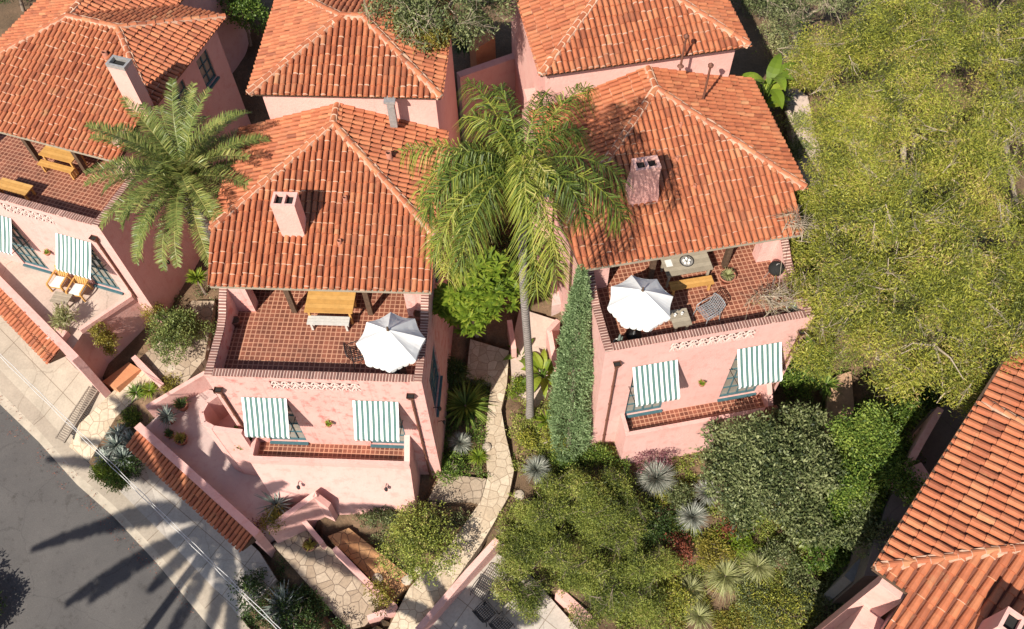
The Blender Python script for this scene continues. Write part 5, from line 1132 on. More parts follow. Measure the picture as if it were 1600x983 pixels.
wall_lamp(H2, 6.88, 1.0, 2.6, 1, 0, 'iron lamp low on the shaded side wall of the middle house')
wall_lamp(H2, 6.88, .7, 4.3, 1, 0, 'iron lamp below the window in the shaded side wall of the middle house')
wall_lamp(H2, 1.9, -1.1, 1.6, 0, -1, 'small iron lamp at the aloe end of the battered base wall')
wall_lamp(H2, 5.1, -1.05, 1.6, 0, -1, 'small iron lamp at the path end of the battered base wall')
wall_lamp(H1, 0, 1.6, 3.4, 1, 0, 'iron lamp on the shaded side wall of the left house')
# overhead cables
for k, (off, lab) in enumerate(((0, 'upper pale overhead cable crossing the street corner'), (.09, 'lower pale overhead cable beside the first one'))):
    a, b = W(-120, 440, 4.5), W(480, 1030, 4.5); mb = MB(); P = []
    for s_ in np.linspace(0, 1, 40):
        q = a + (b - a) * s_; q = q - (0, 0, 2.6 * math.sin(PI * s_) ** 1.0 * .25); q[0] += off * .7 + .02 * math.sin(s_ * 90 + k * 3); q[1] += off * .6; P.append(q - a)
    mb.tube(P, .012, 5); solo('overhead_cable', mb, CABLE, lab, 'cable', a, 0, 'overhead cables')

# ================================================================== TREES AND PLANTS
# palms
b = W(828, 652, .25); top = W(814, 262, 14.2)
FR = []
r = np.random.default_rng(3)
for (az, el, L_, bend, tone) in [(174, .62, 3.2, 1.2, .6), (206, .75, 3.3, 2.2, .42), (190, 1.05, 2.7, 2.3, .28), (124, .85, 3.2, 1.5, .45), (106, 1.1, 2.9, 1.8, .28), (140, 1.25, 2.4, 2.3, .5), (50, .8, 3.3, 1.5, .5), (70, 1.15, 2.6, 2.0, .3),
    (24, 1.15, 2.3, 2.4, .25), (-16, .8, 3.3, 2.2, .2), (-34, .7, 3.6, 1.8, .35), (-52, 1.0, 3.2, 2.6, .22), (-76, .75, 4.3, 2.3, .6), (-92, 1.25, 2.6, 2.4, .6), (-84, .35, 4.0, 1.8, .5), (-116, .8, 4.3, 2.4, .3), (-134, .7, 4.1, 2.2, .55), (-150, .85, 3.7, 2.4, .38), (-164, .6, 3.3, 2.0, .66),
    (-124, .3, 3.9, 1.7, .8), (-142, .25, 3.7, 1.6, .72), (-60, 1.4, 2.0, 2.4, .75)]:
    FR.append((R_(az) + r.normal(0, .04), el, L_, bend + r.normal(0, .08), tone * .85))
palm('queen_palm', 'tall feathery queen palm on a bare grey trunk between the two main houses', (b[0], b[1], b[2]), top, FR, L_QUEEN, 120, .74, .027, 11, .15, .75, .85, .1)
top = W(290, 280, 9.2); g0 = gz(top[0], top[1]); FR = []
for k in range(56):
    az = k * 2.39996 + r.normal(0, .1); lev = k / 55
    FR.append((az, 1.35 - lev * 1.55, r.uniform(3.0, 3.55), .95 + .35 * lev + r.normal(0, .08), .38 + .35 * r.random()))
palm('date_palm', 'date palm with a full round crown between the left and middle houses', (top[0] + .1, top[1] - .1, g0), top, FR, L_DATE, 90, .40, .03, 12, .26, .15, .12, .75, boots=True)
# palms standing beyond the lower edge; their shadows fall across the driveway, street and patio
def shadow_palm(px, py, z, zc, label, seed, n=24, L=3.2):
    s0 = W(px, py, z); k = (zc - z) / math.tan(SUN_EL); c = np.array((s0[0] - k * math.sin(SUN_AZ), s0[1] - k * math.cos(SUN_AZ), zc)); rr = np.random.default_rng(seed); F_ = []
    for q in range(n):
        a_ = 2 * PI * q / n + rr.normal(0, .05); up_ = math.cos(a_ - (PI / 2 - SUN_AZ)); F_.append((a_, .28 + .2 * (q % 3) + rr.normal(0, .06), L * rr.uniform(.82, 1.06) * (1 - .56 * max(0, up_)), .45 + rr.normal(0, .08), .5))
    palm('date_palm', label, (c[0], c[1], -2.6), c, F_, L_DATE, 130, .43, .12, seed, .2, .12, .1, .3)
shadow_palm(345, 815, -1.2, 11.0, 'date palm beyond the bottom left corner, shading the street', 21, 40, 8.2)
shadow_palm(715, 985, -1.5, 6.0, 'date palm beyond the bottom edge, shading the grey patio', 22, 22, 2.8)
# small fan palm in the gap
p = G(724, 96); rosette('fan_palm', 'small dark fan palm in the gap behind the palm crown', 'palm', (p[0], p[1], p[2] + 1.0), .85, 90, L_DARK, .07, .9, .1)
# the great willowy tree and companions
lb = lobes_from([(1300, 130, 8.0, 1.9), (1400, 90, 8.6, 2.1), (1330, 230, 8.6, 1.9), (1430, 210, 9.6, 2.2), (1320, 350, 8.3, 1.7), (1410, 330, 9.6, 2.1), (1510, 300, 9.4, 2.1), (1320, 460, 7.6, 1.6), (1400, 450, 8.6, 1.9), (1490, 420, 8.8, 2.0), (1290, 545, 6.4, 1.2), (1370, 560, 7.0, 1.5), (1460, 540, 7.8, 1.7), (1540, 500, 8.0, 1.7), (1270, 380, 7.4, 1.05), (1500, 600, 7.0, 1.15), (1265, 470, 7.2, .95)])
c0 = W(1420, 400, 3.0)
KW = dict(droop=.35, outward=.5, tone=(.48, .24, .15), shell=(.6, 1.05), zmin=-.2, sub=8, subf=.40, gap=-.26, patch=.6)
tree('willowy_tree', 'huge yellow-green willowy tree with pale twigs, spreading beside the right house', 'tree', (c0[0], c0[1], 2.4), lb, L_WILLOW, 6200, 64, .2, .14, .028, 41, .3, BARK_PALE, 420, **KW)
lb = lobes_from([(1480, 60, 8.0, 1.9), (1560, 90, 8.2, 1.9), (1590, 220, 8.0, 1.8), (1560, 10, 8.0, 2.0), (1440, -20, 8.2, 1.9), (1600, 380, 7.6, 1.7), (1610, 480, 7.0, 1.5)])
c0 = W(1560, 120, 4.5); tree('willowy_tree', 'second willowy tree at the top right corner, darker gaps between its branches', 'tree', (c0[0], c0[1], 4.2), lb, L_WILLOW, 2400, 46, .2, .15, .028, 42, .25, BARK_PALE, 200, **{**KW, 'tone': (.42, .24, .15), 'gap': -.3})
lb = lobes_from([(1235, 25, 6.4, 1.2), (1300, 10, 6.8, 1.4), (1205, -20, 6.6, 1.2), (1250, 85, 6.0, .8)]); c0 = W(1250, 40, 5)
tree('willowy_tree', 'sparse grey-green willowy tree above the banana leaves at the top edge', 'tree', (c0[0], c0[1], 4.6), lb, L_OLIVE, 620, 24, .2, .22, .035, 43, .16, BARK_PALE, 90, **KW)
lb = lobes_from([(1195, 690, 3.3, 1.35), (1150, 750, 2.9, 1.25), (1235, 750, 3.2, 1.35), (1180, 800, 2.4, 1.1), (1255, 680, 3.0, 1.05), (1120, 700, 2.7, .8), (1265, 810, 2.2, .9)]); c0 = G(1195, 800)
tree('broadleaf_tree', 'grey-green broadleaf tree with a dense domed crown below the right balcony', 'tree', c0, lb, L_OLIVE, 2400, 26, .13, .15, .065, 44, .13, outward=.5, tone=(.5, .28, .16), shell=(.62, 1.06), sub=8, subf=.38, gap=-.36, patch=.4, nf=1.2)
lb = lobes_from([(1350, 680, 3.4, 1.1), (1390, 690, 3.0, .85), (1330, 745, 3.0, 1.05), (1360, 790, 2.4, .85), (1310, 800, 2.0, .8), (1400, 650, 3.0, .7)]); c0 = G(1350, 780)
tree('citrus_tree', 'bright green glossy-leaved tree beside the lower right roof', 'tree', c0, lb, L_BRIGHT, 2000, 26, .14, .115, .06, 45, .12, outward=.5, tone=(.6, .26, .16), shell=(.62, 1.06), sub=8, subf=.38, gap=-.36, patch=.4, nf=1.2)
# wispy shrubs in the lower garden
WS = [((860, 790, .9, .85), (900, 770, 1.0, .8), (930, 800, 1.1, .8), (835, 815, .5, .6)), ((960, 770, .8, .7), (985, 800, .6, .7), (960, 830, .6, .8)), ((850, 870, .3, .9), (900, 880, .5, 1.0), (800, 850, .3, .55), (930, 850, .7, .8)), ((960, 910, .0, 1.0), (1010, 890, .2, .9), (1000, 950, -.4, .9), (930, 950, -.3, .8)), ((800, 910, -.4, .75), (835, 940, -.6, .7), (810, 880, .0, .55))]
wl = ['wispy yellow-green shrub nearest the flagstone path bend', 'wispy olive shrub behind the clump of blue rosettes', 'wide wispy shrub in the middle of the lower garden', 'dark wispy shrub at the bottom centre behind the pale grass', 'wispy shrub overhanging the chairs on the grey patio']
for k, L_ in enumerate(WS):
    lb = lobes_from(L_); c0 = np.mean([l[:3] for l in lb], 0); g0 = gz(c0[0], c0[1])
    tree('wispy_shrub', wl[k], 'shrub', (c0[0], c0[1], g0), lb, L_WISPY, 430 * len(L_), 34, .13, .115, .022, 50 + k, .05, BARK, 25, 'wispy shrubs of the lower garden', droop=-.25, outward=.6, tone=(.42 - .07 * (k in (1, 3)), .22, .15), shell=(.5, 1.08), sub=7, subf=.40, gap=-.25, patch=.5, nf=1.3)
def shrub(name, label, px, py, r, h, mat, n, L, Wd, seed, group=None, tone=(.5, .2, .15), z=None, per=12, cr=.09, droop=0.0, lobes=None, cat='shrub'):
    c = G(px, py) if z is None else W(px, py, z); k = np.random.default_rng(seed)
    lb = lobes or [(c[0] + k.normal(0, r * .28), c[1] + k.normal(0, r * .28), c[2] + h * k.uniform(.35, .6), r * k.uniform(.6, .85), r * k.uniform(.6, .85), h * k.uniform(.4, .55)) for _ in range(4)]
    return tree(name, label, cat, c, lb, mat, n, per, cr, L, Wd, seed, max(.02, r * .05), BARK, 0, group, outward=.6, tone=tone, shell=(.65, 1.06), droop=droop, sub=4, subf=.6)
shrub('round_shrub', 'round mid-green shrub between the left and middle houses', 287, 535, 1.05, 1.5, L_MID, 1000, .1, .048, 61, tone=(.5, .26, .16))
shrub('myrtle_bush', 'yellow-green small-leaved bush at the foot of the middle house', 655, 840, 1.45, 1.5, L_WISPY, 1300, .09, .045, 62, tone=(.5, .2, .16))
shrub('plum_shrub', 'plum coloured shrub against the base of the right house', 1010, 715, .85, 1.0, L_PLUM, 260, .13, .03, 63)
shrub('red_shrub', 'rusty red shrub left of the pale grass tufts', 1062, 862, .6, .8, L_RED, 160, .11, .04, 64)
shrub('red_shrub', 'small orange-red shrub under the domed broadleaf tree', 1138, 830, .4, .5, L_RED, 110, .1, .04, 65)
shrub('yellow_shrub', 'yellow-green shrub around the small red one', 1150, 842, .75, .6, L_LIME, 260, .11, .05, 66)
shrub('hedge_tree', 'dark green bushy tree between the left and middle roofs at the top edge', 388, 60, 1.3, 2.6, L_BRIGHT, 700, .12, .06, 67, z=5.2, tone=(.4, .2, .15))
shrub('hedge_tree', 'dark green bushy tree touching the top edge beside the left roof', 345, 15, 1.3, 3.0, L_DARK, 600, .12, .06, 68, z=5.8)
lb = lobes_from([(650, 35, 12.2, .9), (700, 10, 12.4, 1.1), (735, 45, 11.6, .7), (620, 5, 12.6, .9), (770, 10, 11.5, .8), (745, -30, 12.0, 1.0)]); c0 = W(740, -20, 6)
tree('eucalyptus_tree', 'grey-green tree at the top centre draping over the middle rear roof', 'tree', (c0[0], c0[1], 5.5), lb, L_OLIVE, 900, 15, .14, .15, .045, 69, .2, BARK_PALE, 60, droop=.3, tone=(.55, .22, .16))
lb = lobes_from([(640, 40, 12.0, .55), (672, 62, 11.8, .5)]); c0 = W(660, 30, 6.0)
tree('flowering_tree', 'golden yellow foliage resting on the middle rear roof', 'tree', (c0[0], c0[1] + 2.5, 5.5), lb, L_GOLD, 260, 14, .12, .12, .05, 70, .12)
# glossy rosette shrub behind the palm
lb = lobes_from([(738, 445, 7.2, .85), (775, 465, 6.8, .8), (730, 490, 6.6, .75), (768, 425, 7.2, .75), (702, 470, 6.9, .45)]); c0 = G(745, 520)
t = thing('frangipani_shrub', 'bright lime rosette-leaved shrub below the feathery palm crown', 'shrub', c0); Vs, Ts = [], []; k_ = np.random.default_rng(71)
for i in range(190):
    l = lb[k_.integers(5)]; d = unit(k_.normal(size=3) + (0, -.2, .6)); q = np.array(l[:3]) + d * np.array(l[3:]) * k_.uniform(.8, 1.05) - c0; V, T = rosette_blades(16, .38, .085, .6, .12, q, r=k_); Vs.append(V); Ts.append(T * .9 + k_.normal(0, .1))
link('crown', quads_mesh('crown', np.concatenate(Vs), L_LIME, np.clip(np.concatenate(Ts), 0, 1)), t)
mb = MB()
for l in lb: mb.tube([(0, 0, -.3), (np.array(l[:3]) - c0) * (.5, .5, .6), np.array(l[:3]) - c0], [.1, .08, .04], 6)
part('trunk', mb, BARK_PALE, t)
# cypress: leaning against the wall of the right house
b = H4.world(-.92, -.1, .05); b[2] = gz(b[0], b[1]); tp = min((W(909, 420, z) for z in np.arange(4, 9, .1)), key=lambda q: abs(H4.loc(q)[0] + .72)); t = thing('cypress_tree', 'slim blue-green cypress tapering to a point beside the right house', 'cypress', b); N = 5200; k_ = np.random.default_rng(72)
s_ = k_.random(N) ** 0.85; ax = tp - b; rad = .72 * np.interp(s_, [0, .12, .45, .8, 1], [.75, 1.0, .95, .48, .03]); az = k_.uniform(0, 2 * PI, N); rr_ = rad * (k_.uniform(.72, 1.0, N) + .13 * np.sin(az * 3 + s_ * 16) + .07 * np.sin(az * 7 - s_ * 40))
C = ax[None] * s_[:, None] + np.c_[np.cos(az) * rr_, np.sin(az) * rr_, np.zeros(N)]; P = np.repeat(C, 9, 0) + k_.normal(size=(N * 9, 3)) * .05; D = np.repeat(np.c_[np.cos(az) * .6, np.sin(az) * .6, np.full(N, .75)], 9, 0) + k_.normal(size=(N * 9, 3)) * .45
T = np.clip(np.repeat(k_.normal(.5, .18, N), 9) + k_.normal(0, .14, N * 9), 0, 1); link('crown', quads_mesh('crown', leaf_quads(P, D, .12 * k_.uniform(.6, 1.3, N * 9), .036, k_), L_CYP, T), t)
mb = MB(); mb.tube([(0, 0, -.3), ax * .5, ax * .93], [.1, .07, .02], 7); part('trunk', mb, BARK, t)
# big-leaved plants
def bigleaf(name, label, p, n, L, Wd, mat, seed, stem=.6, cat='plant', up=.9):
    t = thing(name, label, cat, p); k = np.random.default_rng(seed); Q, T = [], []; mb = MB()
    for i in range(n):
        a = i * 2.4 + k.normal(0, .2); e = k.uniform(.35, 1.2) * up; h = np.array((math.cos(a), math.sin(a), 0)); sd = np.cross(h, (0, 0, 1.0)); l = L * k.uniform(.7, 1.1); base = h * .25 * math.cos(e) + np.array((0, 0, stem * k.uniform(.6, 1.15)))
        pts = []; q = base.copy(); ee = e
        for s__ in range(8): pts.append(q.copy()); q = q + l / 7 * (h * math.cos(ee) + np.array((0, 0, math.sin(ee)))); ee -= .2
        wd = Wd * np.array([.25, .7, 1, 1, .9, .7, .4, .03]) / 2; fold = .25; tn = float(np.clip(k.normal(.55, .2), 0, 1))
        for s__ in range(7):
            for sg in (-1, 1):
                o0, o1 = pts[s__] + sd * sg * wd[s__] + (0, 0, wd[s__] * fold), pts[s__ + 1] + sd * sg * wd[s__ + 1] + (0, 0, wd[s__ + 1] * fold); Q.append([pts[s__], pts[s__ + 1], o1, o0]); T.append(tn + .1 * sg * .5)
        mb.tube([(0, 0, -.1), base * (.4, .4, .6), base], [.03, .024, .014], 5)
    link('leaves', quads_mesh('leaves', np.array(Q), mat, np.clip(T, 0, 1)), t); part('stem', mb, L_BRIGHT, t); return t
p = W(1200, 132, 8.0); bigleaf('banana_plant', 'banana plant with broad bright leaves behind the right roof corner', (p[0], p[1], 4.2), 17, 1.35, .48, L_LIME, 81, 3.7)
p = G(848, 590); bigleaf('bird_of_paradise', 'broad-leaved green plant right of the tall palm trunk', p, 15, .95, .3, L_LIME, 82, .5)
p = G(815, 560); bigleaf('bird_of_paradise', 'small broad-leaved plant left of the tall palm trunk', p, 6, .7, .22, L_BRIGHT, 83, .4)
p = G(1255, 575); bigleaf('banana_plant', 'dark broad-leaved plant below the right corner of the right house', p, 14, 1.0, .28, L_BRIGHT, 84, .9)
# spiky rosettes and grasses: (name,label,cat,px,py,dz,rad,n,mat,width,up,droop)
RS = [('yucca', 'big grey spiky rosette right of the flagstone bend', 838, 740, .35, .62, 460, L_YUCCA, .017, .97, .1),
 ('yucca', 'largest grey spiky rosette below the plum shrub', 1022, 757, .6, .85, 620, L_YUCCA, .018, .97, .1),
 ('yucca', 'grey spiky rosette at the edge of the domed broadleaf tree', 1100, 778, .5, .6, 420, L_YUCCA, .016, .97, .1),
 ('yucca', 'grey spiky rosette above the rusty red shrub', 1078, 815, .5, .68, 460, L_YUCCA, .017, .97, .1),
 ('silver_yucca', 'silver spiky rosette left of the flagstone path', 720, 698, .3, .52, 420, L_YUCCA, .015, .98, .08),
 ('flax', 'large green strap-leaved clump beside the middle house', 728, 640, .3, 1.25, 190, L_BRIGHT, .055, .85, .32),
 ('flax', 'yellow-green tuft by the path, below the silver rosette', 748, 716, .1, .5, 120, L_LIME, .03, .9, .25),
 ('flax', 'yellow-green strappy tuft at the palm trunk foot', 855, 660, .1, .65, 110, L_LIME, .05, .85, .3),
 ('agave', 'large blue agave in the shaded bed at the bottom', 446, 950, .2, .95, 170, L_BLUE, .07, .95, .08),
 ('agave', 'yellow-edged agave at the tile roof corner of the middle house', 321, 458, 1.1, .5, 80, L_LIME, .07, .9, .05),
 ('ornamental_grass', 'pale grass tuft, leftmost of the pale row at the bottom', 1075, 925, .3, .75, 300, L_STRAW, .018, .9, .4),
 ('ornamental_grass', 'largest pale grass tuft in the middle of the bottom row', 1130, 905, .4, .95, 380, L_STRAW, .018, .9, .4),
 ('ornamental_grass', 'pale grass tuft, rightmost of the pale row at the bottom', 1180, 890, .4, .8, 320, L_STRAW, .018, .9, .4),
 ('ornamental_grass', 'pale grass tuft at the very bottom of the pale row', 1090, 965, .2, .7, 260, L_STRAW, .018, .9, .4),
 ('agave', 'green agave on the bed at the left end of the street wall', 215, 615, .1, .5, 70, L_BRIGHT, .05, .85, .1),
 ('flax', 'strappy plant in front of the low wall below the round shrub', 235, 612, .1, .5, 80, L_LIME, .04, .85, .25),
 ('flax', 'green strap plant in the shade left of the frangipani', 712, 585, .2, .7, 120, L_DARK, .05, .85, .3),
 ('flax', 'green fountain plant behind the dirt path on the right', 1285, 610, .5, .7, 120, L_BRIGHT, .05, .85, .3),
 ('fern', 'green fern under the domed broadleaf tree in the shaded rockery', 1265, 850, .1, .6, 150, L_BRIGHT, .06, .8, .3),
 ('agave', 'pale aloe at the edge of the plum shrub', 952, 740, .1, .4, 60, L_BLUE, .05, .9, .1)]
for (nm, lab, px, py, dz, rad, n, m_, wd, up, dr_) in RS:
    p = G(px, py); rosette(nm, lab, 'plant', p, rad, n, m_, wd, up, dr_, 'spiky garden plants', stem=dz)
p = G(187, 702); rosette('agave_cluster', 'cluster of large blue agaves at the end of the tile-topped street wall', 'plant', p, .62, 120, L_BLUE, .07, .95, .1, cluster=[(0, 0, .3, 1), (.55, .2, .3, .9), (-.35, -.45, .2, .8), (.35, -.5, .2, .9), (-.1, .55, .25, .8)])
# trailing and dark shrubs
for (px, py, r_, m_, lab) in [(205, 650, .35, L_BRIGHT, 'fresh green plant in the middle of the street-side bed'), (160, 735, .4, L_LIME, 'lime grass at the kerb end of the street-side bed'), (180, 748, .35, L_BRIGHT, 'green plant at the driveway corner of the street-side bed'), (232, 625, .35, L_LIME, 'lime plant at the upper end of the street-side bed'), (198, 725, .4, L_DARK, 'dark plant under the blue agaves of the street-side bed')]:
    c = W(px, py, -.1); tree('garden_shrub', lab, 'shrub', (c[0], c[1], -.5), [(c[0], c[1], c[2] - .1, r_, r_, .35), (c[0] + .2, c[1] - .15, c[2] - .2, r_ * .7, r_ * .7, .3)], m_, 160, 10, .08, .13, .035, px, .02, BARK, 0, 'filler shrubs of the garden', outward=.6, tone=(.5, .24, .16), shell=(.6, 1.06))
shrub('trailing_shrub', 'spiky pale green plant in the patio planter of the left house', 105, 505, .4, .5, L_STRAW, 120, .22, .035, 91, z=2.95)
_p = H1.world(-1.0, -1.85, 2.3); shrub('trailing_shrub', 'golden trailing plant hanging on the retaining wall of the left house', 150, 522, .35, 1.2, L_GOLD, 200, .12, .04, 92, z=2.3, droop=.5, lobes=[(_p[0], _p[1], 2.6, .3, .3, .35), (_p[0] + .02, _p[1] - .1, 2.1, .28, .28, .4), (_p[0], _p[1] - .1, 1.5, .18, .18, .5)])
shrub('trailing_shrub', 'golden trailing plant on the low wall behind the clay pots', 268, 612, .5, .6, L_GOLD, 140, .11, .045, 93)
shrub('trailing_shrub', 'climbing plant on the left end of the middle balcony', 383, 688, .35, .5, L_LIME, 60, .16, .08, 94, z=2.4)
shrub('trailing_shrub', 'mixed trailing plants on the peaked pink wall', 432, 815, .45, .5, L_GOLD, 130, .11, .04, 95, z=.1)
shrub('trailing_shrub', 'plum and green plants at the lower end of the tile-topped street wall', 408, 830, .4, .5, L_PLUM, 90, .1, .04, 96)
shrub('trailing_shrub', 'golden vine at the end of the long pink path wall', 598, 935, .5, .7, L_GOLD, 140, .1, .04, 97)
shrub('trailing_shrub', 'golden shrub below the date palm against the left house', 252, 500, .5, 1.2, L_GOLD, 160, .1, .04, 98)
shrub('dark_shrub', 'dark shrub at the bottom left corner of the street', -75, 960, 1.7, 1.0, L_DARK, 1100, .15, .07, 99, tone=(.3, .2, .15))  # bush enlarged and shifted mostly out of view so its shadow fills the corner
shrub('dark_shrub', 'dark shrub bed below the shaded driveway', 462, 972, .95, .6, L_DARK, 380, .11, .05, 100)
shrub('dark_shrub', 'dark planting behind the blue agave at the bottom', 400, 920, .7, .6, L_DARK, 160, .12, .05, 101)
shrub('dark_shrub', 'dark green shrub between the two leafy trees and the lower right roof', 1290, 880, .9, 1.3, L_BRIGHT, 380, .12, .06, 102, tone=(.35, .2, .15))
shrub('grey_shrub', 'grey-green shrub left of the lower right house wall', 1285, 945, 1.2, 1.3, L_OLIVE, 560, .12, .04, 103, tone=(.55, .2, .15))
shrub('grey_shrub', 'olive shrub on the slope at the bottom right', 1200, 965, 1.2, .9, L_WILLOW, 420, .1, .03, 104, tone=(.4, .2, .15))
shrub('green_shrub', 'green shrub at the corner between lower right roof and willowy tree', 1420, 640, 1.0, 1.8, L_BRIGHT, 420, .13, .06, 105, tone=(.45, .2, .15))
shrub('green_shrub', 'green shrub under the right corner of the right house', 1235, 600, .8, 1.2, L_BRIGHT, 320, .12, .05, 106, tone=(.5, .2, .15))
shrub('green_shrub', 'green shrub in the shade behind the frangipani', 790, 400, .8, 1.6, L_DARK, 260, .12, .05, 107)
shrub('green_shrub', 'low green plants beside the cypress foot', 890, 715, .5, .5, L_BRIGHT, 200, .1, .045, 108)
shrub('green_shrub', 'green undergrowth beside the silver rosette', 705, 735, .55, .45, L_BRIGHT, 220, .09, .05, 109)
shrub('green_shrub', 'dark bush at the wall in front of the flax', 700, 590, .5, .9, L_DARK, 200, .1, .05, 110)
shrub('hill_shrub', 'grey shrub on the slope behind the right roof', 1250, 245, .6, .8, L_OLIVE, 160, .12, .04, 111, tone=(.6, .2, .15))
shrub('hill_shrub', 'dry shrub beside the pale hillside path', 1220, 165, .5, .8, L_OLIVE, 130, .12, .04, 112)
shrub('green_shrub', 'dark green bush at the top left corner behind the left roof', 30, 5, 1.5, 2.2, L_DARK, 420, .12, .05, 113, z=6.0)
for (px, py, r_, h_, m_, n_, lab) in [(1185, 30, .8, 1.0, L_OLIVE, 240, 'dry grey shrub beside the top right roof corner'), (1165, 5, .9, 1.2, L_OLIVE, 260, 'dry grey shrub touching the top edge right of the rear roof'), (1205, 70, .7, .8, L_STRAW, 170, 'straw coloured shrub above the banana leaves'), (1240, 200, .5, .6, L_STRAW, 130, 'straw coloured tuft on the pale hillside path'),
    (1265, 345, .6, .9, L_OLIVE, 170, 'grey-green shrub below the right roof corner'), (962, 745, .5, .7, L_BRIGHT, 200, 'dark green filler shrub left of the biggest grey rosette'), (1062, 785, .5, .6, L_OLIVE, 200, 'low grey shrub among the grey rosettes'), (1015, 830, .7, .8, L_DARK, 300, 'dark shrub in the hollow above the rusty red shrub'), (1110, 860, .6, .6, L_GOLD, 240, 'golden low shrub between the red shrub and the pale grasses'),
    (1205, 875, .7, .8, L_OLIVE, 280, 'olive shrub right of the pale grasses'), (1160, 800, .6, .6, L_LIME, 220, 'lime shrub at the lower rim of the domed tree'), (1030, 780, .45, .5, L_WILLOW, 160, 'wispy tuft between the grey rosettes'), (870, 690, .5, .5, L_WILLOW, 200, 'wispy tuft between palm trunk and cypress'), (820, 690, .4, .4, L_WILLOW, 160, 'wispy tuft right of the flagstone path'), (935, 715, .5, .6, L_BRIGHT, 200, 'green shrub between the cypress and the right house corner'),
    (1045, 920, .8, .8, L_WILLOW, 340, 'wispy shrub left of the pale grasses'), (1180, 945, .8, .6, L_OLIVE, 300, 'grey-green shrub below the pale grasses'), (1240, 920, .7, .8, L_OLIVE, 260, 'grey shrub in the shade below the boulders'), (810, 610, .4, .5, L_LIME, 140, 'lime shrub left of the palm trunk'), (590, 810, .6, .6, L_OLIVE, 220, 'grey shrub at the end of the orange path')]:
    shrub('garden_shrub', lab, px, py, r_, h_, m_, n_, .11, .04, 200 + px % 97 + py % 31, 'filler shrubs of the garden', tone=(.5, .24, .16))
shrub('green_shrub', 'dark green shrub filling the yard beside the lower right roof edge', 1395, 765, .8, 1.4, L_BRIGHT, 420, .12, .055, 231, z=3.0, tone=(.4, .24, .16))
shrub('green_shrub', 'olive shrub pressed against the lower corner of the lower right roof', 1345, 850, .9, 1.5, L_OLIVE, 420, .12, .05, 232, z=1.8, tone=(.5, .24, .16))
# ground cover
def cover(px_poly, n, mat, label, seed, L=.09, Wd=.04, h=.12, density_noise=1.2):
    k = np.random.default_rng(seed); poly = np.array(px_poly, float); lo, hi = poly.min(0), poly.max(0); P = k.uniform(lo, hi, (n * 3, 2)); P = P[in_poly(P, poly)][:n]; pts = []
    WP = np.array([G(x, y) for x, y in P[::6]]); WP = np.repeat(WP, 6, 0)[:len(P)]; WP[:, :2] += k.normal(0, .22, (len(WP), 2)); nz = np.array([mnoise.noise((p[0] * density_noise, p[1] * density_noise, 7)) for p in WP]); WP = WP[nz > -.12]
    ok = np.ones(len(WP), bool)
    for poly_, co in PAVED: ok &= ~in_poly(WP, poly_, .05)
    WP = WP[ok]; WP[:, 2] = base_ground(WP) + .02; per = 9; Q = np.repeat(WP, per, 0) + k.normal(size=(len(WP) * per, 3)) * (.07, .07, h * .4) + (0, 0, h * .4)
    D = k.normal(size=Q.shape) * .7 + (0, 0, .5); T = np.clip(np.repeat(k.normal(.5, .2, len(WP)), per) + k.normal(0, .15, len(Q)), 0, 1)
    o = kind(link('ground_cover', quads_mesh('ground_cover', leaf_quads(Q, D, L * k.uniform(.6, 1.3, len(Q)), Wd, k), mat, T)), 'stuff'); o['label'] = label; o['category'] = 'ground cover'
cover([(700, 560), (760, 590), (760, 760), (690, 740)], 900, L_BRIGHT, 'green ground cover between the middle house and the flagstone path', 121)
cover([(795, 600), (870, 600), (880, 740), (960, 700), (1100, 700), (1100, 860), (800, 800)], 3800, L_WISPY, 'mixed ground cover around the palm trunk and rosettes', 122)
cover([(560, 800), (740, 800), (680, 870), (620, 900)], 700, L_OLIVE, 'low ground cover around the yellow-green bush', 123)
cover([(780, 800), (1340, 780), (1340, 983), (800, 983)], 9000, L_WISPY, 'mixed ground cover across the lower garden', 124)
cover([(1080, 920), (1240, 920), (1240, 983), (1040, 983)], 1200, L_GOLD, 'golden low ground cover at the bottom edge', 125, .11, .03)
cover([(145, 720), (215, 620), (250, 630), (215, 690), (190, 780), (140, 760)], 500, L_LIME, 'green plants on the bed beside the flagstone walk', 126)
cover([(380, 900), (450, 880), (560, 983), (380, 983)], 900, L_DARK, 'dark ground cover in the shaded bottom bed', 127)
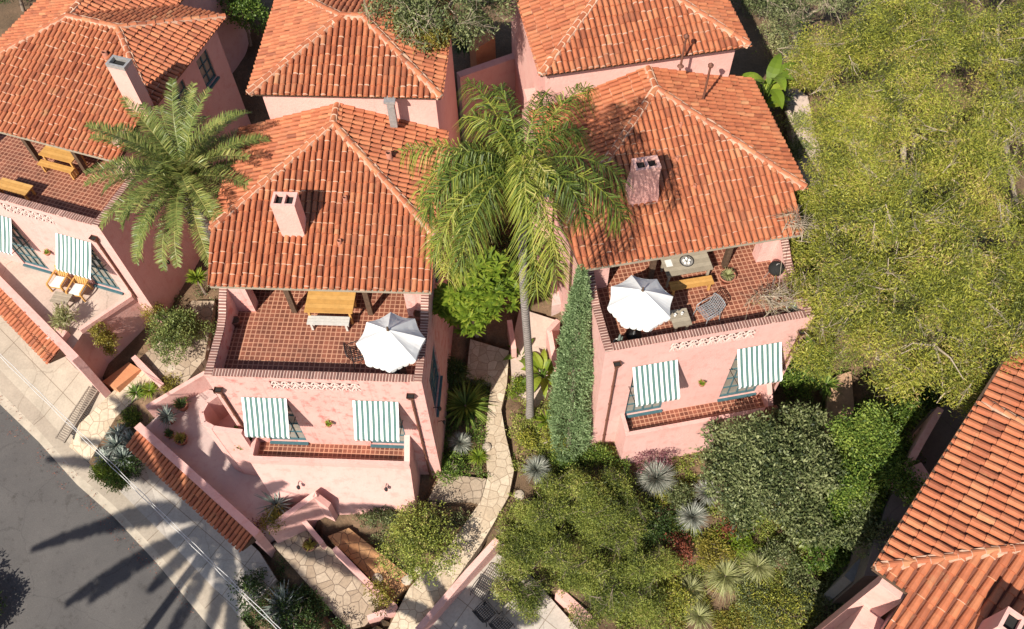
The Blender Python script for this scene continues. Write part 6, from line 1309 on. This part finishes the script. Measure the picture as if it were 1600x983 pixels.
cover([(1230, 560), (1440, 600), (1420, 800), (1240, 720)], 1500, L_BRIGHT, 'green ground cover between the right-hand trees', 128)
cover([(1190, 80), (1600, 0), (1600, 600), (1250, 560)], 6000, L_WISPY, 'undergrowth on the slope under the willowy tree', 129)
cover([(240, 440), (340, 440), (330, 560), (240, 560)], 350, L_OLIVE, 'low plants in the gap between left and middle houses', 130)
def litter(quad, n, mat, label, seed, pw=1.0, size=.07):
    k = np.random.default_rng(seed); A = np.array([W(*p) for p in quad]); u, v = k.random(n), k.random(n) ** pw
    P = A[0] * ((1 - u) * (1 - v))[:, None] + A[1] * (u * (1 - v))[:, None] + A[2] * (u * v)[:, None] + A[3] * ((1 - u) * v)[:, None]; nz = np.array([mnoise.noise((p[0] * .8, p[1] * .8, seed)) for p in P]); P = P[nz > -.1]; P[:, 2] += .03
    D = k.normal(size=P.shape) * (1, 1, .08); Q = leaf_quads(P, D, size * k.uniform(.5, 1.4, len(P)), size * .45, k); Q[:, :, 2] = P[:, None, 2] + (Q[:, :, 2] - P[:, None, 2]) * .25 + .01
    o = kind(link('leaf_litter', quads_mesh('leaf_litter', Q, mat, np.clip(k.normal(.4, .3, len(P)), 0, 1))), 'stuff'); o['label'] = label; o['category'] = 'fallen leaves'
litter([SZ(0, 612, .12), SZ(330, 963, .12), SZ(300, 960, .03), SZ(-30, 640, .03)], 420, L_RED, 'fallen leaves along the kerb', 301)
litter([(735, 560, .9), (800, 560, .9), (800, 740, .15), (760, 740, .15)], 90, L_GOLD, 'fallen leaves on the flagstone path', 302, size=.05)
# twiggy sprays of the willowy tree hanging over the right terrace
lb = lobes_from([(1215, 465, 8.2, .5, .25), (1235, 350, 9.6, .5, .25), (1190, 470, 7.9, .35, .18)]); c0 = lb[0]
t = tree('hanging_branch', 'sparse reddish twigs hanging over the right corner of the right terrace', 'branch', (c0[0], c0[1], c0[2]), lb, L_GOLD, 70, 8, .1, .09, .02, 77, .015, BARK_PALE, 40, droop=.4, outward=.4, tone=(.4, .25, .2), shell=(.3, 1.0))
